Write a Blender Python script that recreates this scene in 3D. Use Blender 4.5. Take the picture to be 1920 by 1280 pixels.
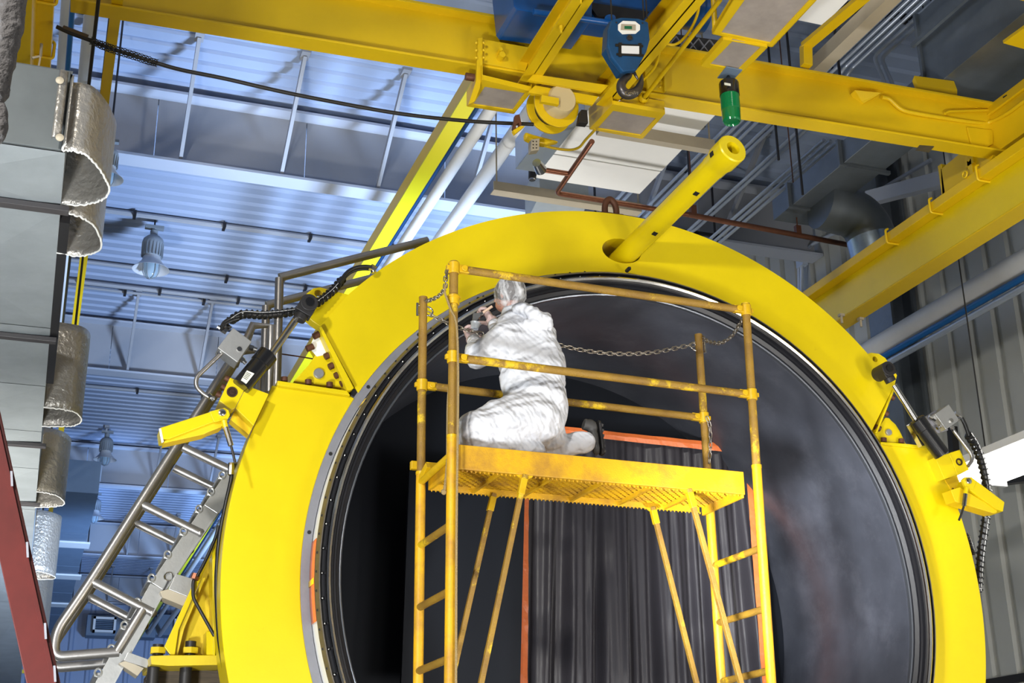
import bpy, bmesh, math, random
from math import sin, cos, pi, radians as rad, sqrt, atan2
from mathutils import Vector, Matrix, geometry, Quaternion
random.seed(7)
V = Vector
for o in list(bpy.data.objects): bpy.data.objects.remove(o)
SC = bpy.context.scene
C = SC.collection

# ------------------------------------------------------------------ camera
F = 2508.5
EYE = V((0, 0, 1.6))
_p, _y, _r = rad(20.6), rad(19.711), rad(-0.7366)
fwd = V((sin(_y)*cos(_p), cos(_y)*cos(_p), sin(_p)))
rgt = V((cos(_y), -sin(_y), 0)); upv = rgt.cross(fwd)
R_ = cos(_r)*rgt + sin(_r)*upv; U_ = -sin(_r)*rgt + cos(_r)*upv
cd = bpy.data.cameras.new('camera'); cam = bpy.data.objects.new('camera', cd); C.objects.link(cam)
m = Matrix((R_, U_, -fwd)).transposed().to_4x4(); m.translation = EYE
cam.matrix_world = m
cd.sensor_width = 36; cd.lens = F/1920*36; cd.clip_start = .05; cd.clip_end = 300
SC.camera = cam
# ------------------------------------------------------------------ world, exposure, large lights
SC.view_settings.view_transform = 'Standard'; SC.view_settings.look = 'None'
SC.view_settings.gamma = 1; SC.view_settings.use_curve_mapping = False
SC.view_settings.exposure = -0.12
w = bpy.data.worlds.new('hall_air'); SC.world = w; w.use_nodes = True
w.node_tree.nodes['Background'].inputs[0].default_value = (.55, .62, .75, 1)
w.node_tree.nodes['Background'].inputs[1].default_value = .13
def area(name, loc, aim, energy, size, col=(1, 1, 1), sy=None):
    l = bpy.data.lights.new(name, 'AREA'); l.energy = energy; l.size = size; l.color = col
    if sy: l.shape = 'RECTANGLE'; l.size_y = sy
    o = bpy.data.objects.new(name, l); C.objects.link(o); o.location = loc
    o.rotation_euler = (V(aim)-V(loc)).to_track_quat('-Z', 'Y').to_euler()
    return o
def spot(name, loc, aim, energy, size, ang, col=(1, 1, 1), blend=.4):
    l = bpy.data.lights.new(name, 'SPOT'); l.energy = energy; l.shadow_soft_size = size; l.color = col
    l.spot_size = rad(ang); l.spot_blend = blend
    o = bpy.data.objects.new(name, l); C.objects.link(o); o.location = loc
    o.rotation_euler = (V(aim)-V(loc)).to_track_quat('-Z', 'Y').to_euler()
    return o
area('front_work_lamp', (-4.0, -1.0, 6.5), (4.2, 8.8, 4.6), 830, .55, (1, .97, .9))
area('front_fill_lamp', (4.0, -3.5, 2.2), (4.5, 9, 5.5), 110, 2.5, (1, .95, .86))
area('under_crane_lamp', (5.2, 3.6, .6), (5.4, 10.5, 9), 210, 1.6, (1, .97, .93))
spot('liner_fill', (1.0, 4.2, 2.2), (6.15, 9.8, 3.9), 4600, .3, 23, (.93, .96, 1), .9)  # unseen spot added to brighten the right side of the vessel liner
spot('air_unit_fill', (5.6, 16.5, 2.5), (5.9, 12.0, 9.2), 1500, .5, 44, (1, .99, .97), .6)  # spot added behind the vessel to whiten the air unit and pipes
spot('blue_floor_lamp', (8.0, 15.5, 2.2), (1.0, 24, 11.7), 11500, 1.1, 92, (.50, .68, 1), .5)
spot('blue_floor_lamp', (9.0, 33, 2.5), (3.0, 45, 11.7), 13000, 1.2, 84, (.33, .55, 1), .5)
area('left_duct_fill', (-1.6, 3.0, .4), (-.6, 10, 5.2), 620, .8, (.92, .97, 1))  # fill added low at the left to brighten the duct underside
area('left_far_fill', (-1.2, 13, .4), (-.6, 23, 5.2), 900, 1.0, (1, .98, .92))  # second added fill, keeps the far duct panels from turning blue
area('right_wall_fill', (7.6, 2.5, 2.0), (11.5, 13, 5.0), 280, 1.2, (1, .97, .92))  # unseen fill added to brighten the right wall cladding

# ------------------------------------------------------------------ helpers
def ray(px, py): return (R_*((px-960)/F) + U_*(-(py-640)/F) + fwd)
def P(px, py, x=None, y=None, z=None):
    d = ray(px, py)
    t = x/d.x if x is not None else y/d.y if y is not None else (z-EYE.z)/d.z
    return EYE + d*t
def PP(px, py, pt, n):
    d = ray(px, py); return EYE + d*((V(pt)-EYE).dot(n)/d.dot(n))
def PL(pts, y): return [P(a, b, y=y) for a, b in pts]
OFF = {}
def tag(o, label=None, cat=None, group=None, kind=None):
    if label: o['label'] = label
    if cat: o['category'] = cat
    if group: o['group'] = group
    if kind: o['kind'] = kind
    return o
def thing(name, label, cat, loc=(0, 0, 0), group=None):
    o = bpy.data.objects.new(name, None); C.objects.link(o); o.location = loc; o.empty_display_size = .1
    OFF[o.name] = V(loc); tag(o, label, cat, group); return o
def frame_of(d, up=None):
    d = d.normalized()
    up = V(up) if up is not None else (V((0, 0, 1)) if abs(d.z) < .95 else V((0, 1, 0)))
    s = d.cross(up).normalized(); u = s.cross(d).normalized()
    return s, u
class MB:
    def __init__(s): s.v = []; s.f = []; s.mi = []; s.cur = 0
    def add(s, vs, fs):
        n = len(s.v); s.v += [V(a) for a in vs]; s.f += [tuple(i+n for i in f) for f in fs]; s.mi += [s.cur]*len(fs); return s
    def box(s, c, d, M=None):
        c = V(c); h = [x/2 for x in d]; vs = []
        for a in (-1, 1):
            for b in (-1, 1):
                for e in (-1, 1):
                    q = V((a*h[0], b*h[1], e*h[2])); vs.append(c + (M @ q if M else q))
        return s.add(vs, [(0, 1, 3, 2), (4, 6, 7, 5), (0, 4, 5, 1), (2, 3, 7, 6), (0, 2, 6, 4), (1, 5, 7, 3)])
    def bb(s, a, b):
        a, b = V(a), V(b); return s.box((a+b)/2, [abs(x) for x in (b-a)])
    def beam(s, a, b, w, h, up=None):
        a, b = V(a), V(b); sd, u = frame_of(b-a, up); vs = []
        for p in (a, b):
            for i, j in ((-1, -1), (1, -1), (1, 1), (-1, 1)): vs.append(p + sd*(i*w/2) + u*(j*h/2))
        return s.add(vs, [(3, 2, 1, 0), (4, 5, 6, 7), (0, 1, 5, 4), (1, 2, 6, 5), (2, 3, 7, 6), (3, 0, 4, 7)])
    def tube(s, pts, r, n=12, caps=True, closed=False):
        pts = [V(p) for p in pts]; k = len(pts); rr = r if isinstance(r, (list, tuple)) else [r]*k
        vs = []; fs = []; u = None
        for i in range(k):
            if closed: d = pts[(i+1) % k]-pts[i-1]
            else: d = (pts[min(i+1, k-1)]-pts[max(i-1, 0)])
            d.normalize()
            if u is None: _, u = frame_of(d)
            u = (u-d*u.dot(d))
            if u.length < 1e-6: _, u = frame_of(d)
            u.normalize(); sd = d.cross(u)
            for j in range(n):
                t = 2*pi*j/n; vs.append(pts[i]+(u*cos(t)+sd*sin(t))*rr[i])
        for i in range(k if closed else k-1):
            for j in range(n):
                a, b = i*n+j, i*n+(j+1) % n; c_, d_ = ((i+1) % k)*n+(j+1) % n, ((i+1) % k)*n+j
                fs.append((a, b, c_, d_))
        if caps and not closed:
            fs.append(tuple(range(n))[::-1]); fs.append(tuple(range((k-1)*n, k*n)))
        return s.add(vs, fs)
    def cyl(s, a, b, r, r2=None, n=16): return s.tube([a, b], [r, r2 if r2 is not None else r], n)
    def lathe(s, prof, o, ax, n=24, a0=0, a1=2*pi, up=None):
        # prof: (along axis, radius)
        o = V(o); ax = V(ax).normalized(); sd, u = frame_of(ax, up); full = abs(a1-a0-2*pi) < 1e-6
        m_ = n if full else n+1; vs = []; fs = []
        for t, r in prof:
            for j in range(m_):
                a = a0+(a1-a0)*j/n; vs.append(o+ax*t+(sd*cos(a)+u*sin(a))*r)
        for i in range(len(prof)-1):
            for j in range(n):
                j2 = (j+1) % m_; fs.append((i*m_+j, i*m_+j2, (i+1)*m_+j2, (i+1)*m_+j))
        return s.add(vs, fs)
    def plate(s, loops, vec):
        loops = [[V(p) for p in l] for l in loops]; vec = V(vec)
        tris = geometry.tessellate_polygon(loops); fl = [p for l in loops for p in l]; n = len(fl)
        vs = fl+[p+vec for p in fl]; fs = [tuple(t) for t in tris]+[(t[2]+n, t[1]+n, t[0]+n) for t in tris]
        b = 0
        for l in loops:
            k = len(l)
            for i in range(k): j = (i+1) % k; fs.append((b+i, b+j, b+j+n, b+i+n))
            b += k
        return s.add(vs, fs)
    def ball(s, c, r, M=None, n=12, k=8):
        c = V(c); r = r if isinstance(r, (tuple, list)) else (r, r, r); vs = []; fs = []
        for i in range(k+1):
            th = pi*i/k
            for j in range(n):
                ph = 2*pi*j/n; q = V((r[0]*sin(th)*cos(ph), r[1]*sin(th)*sin(ph), r[2]*cos(th))); vs.append(c+(M @ q if M else q))
        for i in range(k):
            for j in range(n): fs.append((i*n+j, (i+1)*n+j, (i+1)*n+(j+1) % n, i*n+(j+1) % n))
        return s.add(vs, fs)
    def grid(s, fn, nu, nv):
        vs = [fn(i/nu, j/nv) for i in range(nu+1) for j in range(nv+1)]; k = nv+1
        return s.add(vs, [(i*k+j, (i+1)*k+j, (i+1)*k+j+1, i*k+j+1) for i in range(nu) for j in range(nv)])
    def build(s, name, mats, parent=None, smooth=None, bevel=0, solid=0, fixn=True):
        off = OFF.get(parent.name, V((0, 0, 0))) if parent else V((0, 0, 0))
        me = bpy.data.meshes.new(name); me.from_pydata([v-off for v in s.v], [], s.f)
        mats = mats if isinstance(mats, (list, tuple)) else [mats]
        for mm in mats: me.materials.append(mm)
        if len(mats) > 1: me.polygons.foreach_set('material_index', s.mi)
        if fixn:
            bm = bmesh.new(); bm.from_mesh(me)
            bmesh.ops.remove_doubles(bm, verts=bm.verts, dist=1e-5)
            bmesh.ops.recalc_face_normals(bm, faces=bm.faces); bm.to_mesh(me); bm.free()
        o = bpy.data.objects.new(name, me); C.objects.link(o)
        if parent: o.parent = parent; OFF[o.name] = off
        if solid:
            md = o.modifiers.new('thickness', 'SOLIDIFY'); md.thickness = solid; md.offset = 0
        if bevel:
            md = o.modifiers.new('bevel', 'BEVEL'); md.width = bevel; md.segments = 2; md.limit_method = 'ANGLE'; md.angle_limit = rad(40)
        if smooth is not None:
            me.polygons.foreach_set('use_smooth', [True]*len(me.polygons)); 
            try: me.set_sharp_from_angle(angle=rad(smooth))
            except Exception: pass
        me.update(); return o
def inst(name, mesh, parent, M):
    o = bpy.data.objects.new(name, mesh); C.objects.link(o); o.matrix_basis = M
    if parent:
        o.parent = parent; off = OFF.get(parent.name, V((0, 0, 0))); o.matrix_basis = Matrix.Translation(-off) @ M
    return o
def proto(mb, mat_, smooth=40):
    o = mb.build('proto', mat_, None, smooth); me = o.data; bpy.data.objects.remove(o); return me
def kids(o): return [c for c in bpy.data.objects if c.parent == o]
def copy_tree(o, delta=None, parent=None):
    c = o.copy(); C.objects.link(c); OFF[c.name] = OFF.get(o.name, V((0, 0, 0)))
    if parent: c.parent = parent
    if delta is not None: c.location = o.location + V(delta)
    for k in kids(o): copy_tree(k, None, c)
    return c
def arc(cx, cz, r, a0, a1, y, n):
    return [V((cx+r*cos(rad(a0+(a1-a0)*i/n)), y, cz+r*sin(rad(a0+(a1-a0)*i/n)))) for i in range(n+1)]
def circ(c, r, ax, n=20):
    sd, u = frame_of(V(ax)); return [V(c)+(sd*cos(2*pi*i/n)+u*sin(2*pi*i/n))*r for i in range(n)]
def smoothpts(pts, n=8):
    pts = [V(p) for p in pts]; out = []
    for i in range(len(pts)-1):
        p0 = pts[max(i-1, 0)]; p1 = pts[i]; p2 = pts[i+1]; p3 = pts[min(i+2, len(pts)-1)]
        for k in range(n):
            t = k/n; out.append(.5*((2*p1)+(p2-p0)*t+(2*p0-5*p1+4*p2-p3)*t*t+(3*p1-p0-3*p2+p3)*t**3))
    out.append(pts[-1]); return out
def fillet(pts, r, n=5):
    pts = [V(p) for p in pts]; out = [pts[0]]
    for i in range(1, len(pts)-1):
        a, b, c = pts[i-1], pts[i], pts[i+1]; q = min(r, (a-b).length*.45, (c-b).length*.45)
        p1 = b+(a-b).normalized()*q; p2 = b+(c-b).normalized()*q
        for k in range(n+1):
            t = k/n; out.append(p1*(1-t)**2+b*2*t*(1-t)+p2*t*t)
    out.append(pts[-1]); return out

# ------------------------------------------------------------------ materials
def mat(name, col, rough=.5, metal=0, var=.0, vscale=3, col2=None, thr=None, bump=0, bscale=40, coat=0, emit=0, alpha=1, trans=0, stretch=None, spec=None, col3=None, thr3=None, s3=8):
    m_ = bpy.data.materials.new(name); m_.use_nodes = True; nt = m_.node_tree; b = nt.nodes['Principled BSDF']
    def c4(c): return (c[0], c[1], c[2], 1)
    b.inputs['Base Color'].default_value = c4(col); b.inputs['Roughness'].default_value = rough; b.inputs['Metallic'].default_value = metal
    if coat: b.inputs['Coat Weight'].default_value = coat; b.inputs['Coat Roughness'].default_value = .15
    if spec is not None: b.inputs['Specular IOR Level'].default_value = spec
    if emit: b.inputs['Emission Color'].default_value = c4(col); b.inputs['Emission Strength'].default_value = emit
    if alpha < 1: b.inputs['Alpha'].default_value = alpha
    if trans: b.inputs['Transmission Weight'].default_value = trans
    tc = nt.nodes.new('ShaderNodeTexCoord'); mp = nt.nodes.new('ShaderNodeMapping'); nt.links.new(tc.outputs['Object'], mp.inputs[0])
    if stretch: mp.inputs['Scale'].default_value = stretch
    out = None
    if var or col2:
        n = nt.nodes.new('ShaderNodeTexNoise'); n.inputs['Scale'].default_value = vscale; n.inputs['Detail'].default_value = 8; n.inputs['Roughness'].default_value = .65
        nt.links.new(mp.outputs[0], n.inputs[0]); rp = nt.nodes.new('ShaderNodeValToRGB'); nt.links.new(n.outputs[0], rp.inputs[0])
        lo, hi = (thr if thr else (.3, .7)); rp.color_ramp.elements[0].position = lo; rp.color_ramp.elements[1].position = hi
        c2 = col2 if col2 else tuple(x*(1-var) for x in col)
        rp.color_ramp.elements[0].color = c4(c2); rp.color_ramp.elements[1].color = c4(col); out = rp.outputs[0]
    if col3:
        n = nt.nodes.new('ShaderNodeTexNoise'); n.inputs['Scale'].default_value = s3; n.inputs['Detail'].default_value = 10; n.inputs['Roughness'].default_value = .75
        nt.links.new(mp.outputs[0], n.inputs[0]); rp = nt.nodes.new('ShaderNodeValToRGB'); nt.links.new(n.outputs[0], rp.inputs[0])
        rp.color_ramp.elements[0].position = thr3[0]; rp.color_ramp.elements[1].position = thr3[1]
        rp.color_ramp.elements[0].color = (0, 0, 0, 1); rp.color_ramp.elements[1].color = (1, 1, 1, 1)
        mx = nt.nodes.new('ShaderNodeMix'); mx.data_type = 'RGBA'; nt.links.new(rp.outputs[0], mx.inputs['Factor'])
        if out: nt.links.new(out, mx.inputs['A'])
        else: mx.inputs['A'].default_value = c4(col)
        mx.inputs['B'].default_value = c4(col3); out = mx.outputs['Result']
    if out: nt.links.new(out, b.inputs['Base Color'])
    if bump:
        n = nt.nodes.new('ShaderNodeTexNoise'); n.inputs['Scale'].default_value = bscale; n.inputs['Detail'].default_value = 5
        nt.links.new(mp.outputs[0], n.inputs[0]); bp = nt.nodes.new('ShaderNodeBump'); bp.inputs['Strength'].default_value = bump; bp.inputs['Distance'].default_value = .02
        nt.links.new(n.outputs[0], bp.inputs['Height']); nt.links.new(bp.outputs[0], b.inputs['Normal'])
    return m_
M = {}
M['ringyel'] = mat('clamp_yellow', (.70, .53, .003), .31, var=.1, vscale=1.4, bump=.03, bscale=90, col3=(.50, .34, .01), thr3=(.66, .78), s3=7)
M['craneyel'] = mat('crane_yellow', (.76, .50, .004), .42, var=.12, vscale=1.2, bump=.05, bscale=120, col3=(.4, .25, .01), thr3=(.74, .80), s3=9)
M['scafyel'] = mat('scaffold_yellow', (.66, .36, .005), .48, var=.2, vscale=4, col2=(.42, .21, .02), thr=(.35, .55), bump=.15, bscale=120, col3=(.14, .07, .02), thr3=(.66, .74), s3=14)
M['tubeyel'] = mat('worn_scaffold_tube', (.36, .205, .02), .5, var=.2, vscale=5, col2=(.20, .105, .02), bump=.35, bscale=160, col3=(.72, .47, .01), thr3=(.56, .62), s3=2.6)
M['fityel'] = mat('scaffold_fitting_yellow', (.70, .42, .005), .42, var=.25, vscale=9, bump=.1)
M['darkyel'] = mat('saddle_yellow', (.72, .52, .01), .45, var=.25, vscale=3, bump=.06, col3=(.2, .13, .04), thr3=(.68, .8))
M['black'] = mat('black_rubber', (.010, .010, .013), .42, bump=.05, bscale=60)
M['liner'] = mat('black_liner', (.080, .086, .108), .36, var=.45, vscale=1.6, bump=.03, bscale=9, col3=(.12, .125, .15), thr3=(.5, .85), s3=2.2)
M['cloth'] = mat('black_cloth', (.038, .035, .042), .42, bump=.12, bscale=25, stretch=(6, 6, .4))
M['darkboard'] = mat('dark_partition', (.007, .009, .014), .55, spec=.2)
M['orange'] = mat('orange_tape', (.85, .20, .05), .35, var=.15, vscale=12, bump=.3, bscale=30)
M['chrome'] = mat('polished_steel', (.62, .60, .57), .18, 1, var=.15, vscale=10)
M['steel'] = mat('machined_grey_steel', (.27, .27, .30), .5, .35, var=.2, vscale=5, bump=.05)
M['holed'] = mat('brown_steel', (.24, .21, .17), .4, .8, var=.3, vscale=9)
M['white'] = mat('white_tape', (.80, .80, .80), .45)
M['whitepaint'] = mat('white_paint_patch', (.85, .84, .80), .5)
M['ytape'] = mat('yellow_tape', (.95, .60, .01), .4)
M['stain'] = mat('stainless_tube', (.42, .40, .385), .34, .9, var=.12, vscale=7, bump=.04, bscale=80)
M['alu'] = mat('aluminium', (.50, .50, .49), .38, .75, var=.12, vscale=6, bump=.05)
M['rust'] = mat('brown_bolt', (.12, .045, .022), .6, .3, var=.3, vscale=20)
M['dark'] = mat('dark_metal', (.035, .033, .034), .45, .5)
M['barrel'] = mat('gloss_black_paint', (.008, .008, .009), .22, 0, coat=.3)
M['hose'] = mat('hydraulic_hose_black', (.008, .008, .008), .35)
M['hosewh'] = mat('hose_print', (.6, .6, .6), .5)
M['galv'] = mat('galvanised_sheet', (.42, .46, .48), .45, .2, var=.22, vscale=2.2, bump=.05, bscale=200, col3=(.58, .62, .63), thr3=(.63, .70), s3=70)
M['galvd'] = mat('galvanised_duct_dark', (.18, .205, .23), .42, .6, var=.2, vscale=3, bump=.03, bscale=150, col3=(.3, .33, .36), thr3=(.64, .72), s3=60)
M['foil'] = mat('crinkled_foil', (.42, .39, .35), .33, .6, var=.2, vscale=4, bump=.7, bscale=26)
M['foilb'] = mat('foil_back', (.38, .35, .32), .5, .5, var=.2, vscale=4, bump=.3, bscale=60)
M['deck'] = mat('roof_deck_paint', (.34, .41, .56), .55, var=.1, vscale=.6)
M['beamgrey'] = mat('roof_beam_grey', (.33, .34, .37), .6, var=.1, vscale=.8)
M['beamlt'] = mat('roof_beam_light', (.42, .45, .52), .5)
M['wall'] = mat('wall_cladding', (.44, .45, .43), .5, var=.12, vscale=.7)
M['wallrib'] = mat('wall_rib_shade', (.27, .26, .24), .5)
M['conduit'] = mat('conduit_steel', (.50, .56, .66), .28, .3)
M['pipew'] = mat('white_pipe_lagging', (.70, .70, .70), .5, var=.08, vscale=3)
M['pipeb'] = mat('blue_pipe', (.012, .06, .17), .4)
M['pipelb'] = mat('bright_blue_pipe', (.015, .14, .42), .35)
M['copper'] = mat('copper_pipe', (.42, .17, .10), .32, .85, var=.4, vscale=14)
M['rustpipe'] = mat('rusty_brown_pipe', (.17, .065, .035), .5, .3, var=.3, vscale=10)
M['tan'] = mat('tan_channel', (.45, .39, .29), .5, var=.15, vscale=3)
M['panelw'] = mat('white_panel', (.86, .85, .82), .5, var=.05, vscale=2)
M['panelgap'] = mat('panel_gasket', (.03, .05, .045), .7)
M['bluehoist'] = mat('hoist_blue', (.004, .085, .32), .28, 0, var=.2, vscale=4, coat=.2)
M['blueblock'] = mat('hook_block_blue', (.010, .075, .20), .38, .1, var=.35, vscale=6)
M['hook'] = mat('forged_hook_steel', (.14, .125, .12), .34, .8, var=.3, vscale=12, bump=.08)
M['tray'] = mat('dusty_tray_sheet', (.42, .36, .32), .35, 0, var=.25, vscale=5, col3=(.2, .12, .07), thr3=(.66, .72), s3=22)
M['greenlens'] = mat('green_lens', (.002, .20, .055), .12, 0, trans=.15, coat=.5)
M['red'] = mat('dark_red_paint', (.075, .008, .006), .45, var=.35, vscale=5, col3=(.05, .008, .006), thr3=(.62, .72), s3=10)
M['cover'] = mat('white_coverall', (.64, .65, .69), .6)
def foldbump(m_, items):
    nt = m_.node_tree; b = nt.nodes['Principled BSDF']; tc = nt.nodes.new('ShaderNodeTexCoord'); prev = None
    for (rot, sc_, dist, st) in items:
        mp = nt.nodes.new('ShaderNodeMapping'); mp.inputs['Rotation'].default_value = rot; nt.links.new(tc.outputs['Object'], mp.inputs[0])
        wv = nt.nodes.new('ShaderNodeTexWave'); wv.inputs['Scale'].default_value = sc_; wv.inputs['Distortion'].default_value = dist; wv.inputs['Detail'].default_value = 3; wv.inputs['Detail Scale'].default_value = 1.3
        nt.links.new(mp.outputs[0], wv.inputs[0]); bp = nt.nodes.new('ShaderNodeBump'); bp.inputs['Strength'].default_value = st; bp.inputs['Distance'].default_value = .03
        nt.links.new(wv.outputs['Fac'], bp.inputs['Height'])
        if prev: nt.links.new(prev.outputs[0], bp.inputs['Normal'])
        prev = bp
    nt.links.new(prev.outputs[0], b.inputs['Normal'])
foldbump(M['cover'], [((0, 1.2, .3), 2.2, 9, .45), ((.4, 1.9, 0), 4.5, 7, .3), ((0, .7, 0), 9, 5, .15)])
M['skin'] = mat('skin', (.62, .30, .22), .5)
M['hair'] = mat('grey_hair', (.10, .085, .08), .6, bump=.6, bscale=60)
M['net'] = mat('hair_net', (.80, .80, .82), .6, alpha=.5, bump=1.0, bscale=22, stretch=(1, 1, .35))
_nt = M['net'].node_tree; _tc = _nt.nodes.new('ShaderNodeTexCoord'); _mp = _nt.nodes.new('ShaderNodeMapping'); _mp.inputs['Scale'].default_value = (9, 9, 2.5); _mp.inputs['Rotation'].default_value = (.5, .3, 0)
_n = _nt.nodes.new('ShaderNodeTexNoise'); _n.inputs['Scale'].default_value = 2.2; _n.inputs['Detail'].default_value = 4; _n.inputs['Distortion'].default_value = 1.2
_rp = _nt.nodes.new('ShaderNodeValToRGB'); _rp.color_ramp.elements[0].position = .42; _rp.color_ramp.elements[1].position = .68; _rp.color_ramp.elements[0].color = (.16, .16, .16, 1); _rp.color_ramp.elements[1].color = (.85, .85, .85, 1)
_nt.links.new(_tc.outputs['Object'], _mp.inputs[0]); _nt.links.new(_mp.outputs[0], _n.inputs[0]); _nt.links.new(_n.outputs[0], _rp.inputs[0]); _nt.links.new(_rp.outputs[0], _nt.nodes['Principled BSDF'].inputs['Alpha'])
M['glove'] = mat('pink_latex_glove', (.56, .40, .38), .45, bump=.2, bscale=60)
M['shoe'] = mat('dark_grey_shoe', (.06, .057, .055), .55, var=.4, vscale=20)
M['wood'] = mat('pale_wood', (.72, .50, .36), .5)
M['clear'] = mat('clear_plastic', (.75, .8, .85), .08, 0, alpha=.35)
M['lampgrey'] = mat('lamp_housing_grey', (.22, .25, .28), .45)
M['lampshade'] = mat('lamp_reflector', (.55, .56, .58), .4)
M['glass'] = mat('lamp_glass', (.35, .50, .62), .08, 0, alpha=.6)
M['tube'] = mat('lit_tube', (1, .98, .95), .4, emit=9)
M['fixture'] = mat('white_fixture', (.8, .8, .8), .4)
M['cable'] = mat('black_cable', (.014, .012, .010), .5)
M['rope'] = mat('tan_rope', (.40, .28, .12), .8, bump=.8, bscale=180)
M['chain'] = mat('steel_chain', (.38, .34, .29), .35, .9)
M['drum'] = mat('cream_drum', (.60, .47, .25), .45)
M['strapg'] = mat('dark_brown_strap', (.085, .078, .08), .5, .3)
M['felt'] = mat('grey_wool_lagging', (.16, .15, .15), .9, var=.3, vscale=20, bump=.8, bscale=70)
M['lime'] = mat('lime_beam', (.74, .68, .012), .5)
M['bluegrey'] = mat('blue_grey_box', (.16, .22, .30), .5, var=.15, vscale=2)
M['floor'] = mat('concrete_floor', (.30, .30, .29), .5, var=.2, vscale=1)
M['label'] = mat('pale_sticker', (.72, .72, .62), .5)
M['ink'] = mat('black_ink', (.01, .01, .01), .5)
M['green'] = mat('green_print', (.01, .12, .05), .5)
M['socket'] = mat('burnt_socket', (.05, .025, .015), .5, .4)

# ================================================================== THE SETTING
def struct(o): o['kind'] = 'structure'; return o
ZR = 11.75
mb = MB(); mb.bb((-14, -12, -.2), (11.9, 60, 0)); struct(mb.build('floor', M['floor']))
# ribbed roof deck: ribs run across the hall
mb = MB(); y = -4.0; prof = []
while y < 59:
    prof += [(y, ZR), (y+.17, ZR), (y+.20, ZR+.05), (y+.27, ZR+.05), (y+.30, ZR)]; y += .32
vs = []; fs = []
for (yy, zz) in prof: vs += [V((-14, yy, zz)), V((11.7, yy, zz))]
for i in range(len(prof)-1): fs.append((2*i, 2*i+1, 2*i+3, 2*i+2))
mb.add(vs, fs); struct(mb.build('ceiling', M['deck'], solid=0, fixn=False))
# right wall: vertical cladding
XW = 11.6
mb = MB(); vs = []; fs = []; y = -4.0; prof = []
while y < 59:
    prof += [(XW, y), (XW, y+.30), (XW+.075, y+.33), (XW+.075, y+.43)]; y += .46
for seg, (z0, z1, dx) in enumerate(((0, 3.45, .02), (3.45, 7.2, 0), (7.2, ZR, .012))):
    vs = []; fs = []
    for (xx, yy) in prof: vs += [V((xx+dx, yy, z0)), V((xx+dx, yy, z1+.02))]
    for i in range(len(prof)-1): fs.append((2*i, 2*i+1, 2*i+3, 2*i+2))
    mb.add(vs, fs)
struct(mb.build('wall_right', M['wall'], fixn=False))
# far wall
mb = MB(); x = -14; vs = []; fs = []; prof = []
while x < 11.6:
    prof += [(x, 58), (x+.45, 58), (x+.52, 57.92), (x+.62, 57.92), (x+.69, 58)]; x += .75
for (xx, yy) in prof: vs += [V((xx, yy, 0)), V((xx, yy, ZR))]
for i in range(len(prof)-1): fs.append((2*i, 2*i+1, 2*i+3, 2*i+2))
mb.add(vs, fs); struct(mb.build('wall_back', M['deck'], fixn=False))
mb = MB(); mb.bb((-14, 57.7, 8.55), (11.6, 57.95, 8.7)); struct(mb.build('trim_1', M['dark']))
mb = MB(); mb.bb((XW-.05, 5, 3.40), (XW+.01, 58, 3.5)); struct(mb.build('trim_2', M['dark']))

# roof beams
nth = ['nearest', 'second', 'third', 'fourth', 'farthest']
for k in range(5):
    Y = 17.34+9.33*k; zb = 10.6
    t = thing('roof_beam', '%s deep grey beam crossing under the blue ribbed roof' % nth[k], 'beam', (-14, Y, zb), 'grey beams under the roof')
    for j in range(12):
        mb = MB(); mb.bb((-14+j*2.13+.006, Y, zb+.02), (-14+(j+1)*2.13-.006, Y+.015, ZR-.02)); mb.build('web_panel', M['beamgrey'], t)
    mb = MB(); mb.bb((-14, Y-.17, zb-.02), (11.6, Y+.17, zb+.02)); mb.build('lower_flange', M['beamlt'], t)
    mb = MB(); mb.bb((-14, Y-.25, ZR-.14), (11.6, Y+.17, ZR-.1)); mb.build('upper_flange', M['beamlt'], t)
    for j in range(12):
        xx = -.15+ (j-4)*1.42
        mb = MB(); mb.beam((xx+.0, Y-1.6, ZR-.02), (xx, Y-.05, zb+.05), .05, .1); mb.beam((xx, Y-1.72, ZR-.02), (xx, Y-1.5, ZR-.02), .12, .05); mb.build('brace', M['beamgrey'], t)

# small conduits fixed across the deck
for k, (Yc, r) in enumerate(((21.4, .05), (23.7, .035), (24.7, .045), (24.95, .03), (38.2, .06), (31.0, .04))):
    t = thing('roof_conduit', ['slim conduit crossing the roof behind the nearest high bay lamp', 'slim conduit just below the nearest high bay lamp', 'upper of two close conduits above the second roof beam', 'lower of two close conduits above the second roof beam', 'dark conduit crossing the roof past the third beam', 'conduit crossing the roof past the second beam'][k], 'conduit', (-4, Yc, ZR-.06), 'conduits across the blue roof')
    mb = MB(); mb.tube([(-4, Yc, ZR-.07), (8, Yc, ZR-.07)], r, 8); mb.build('pipe', M['beamgrey'], t, 40)
    for j in range(5):
        xx = -.6+j*1.5+.37*k % 1; mb = MB(); mb.box((xx, Yc, ZR-.08), (.05, .2, .09)); mb.build('clip', M['dark'], t)
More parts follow.
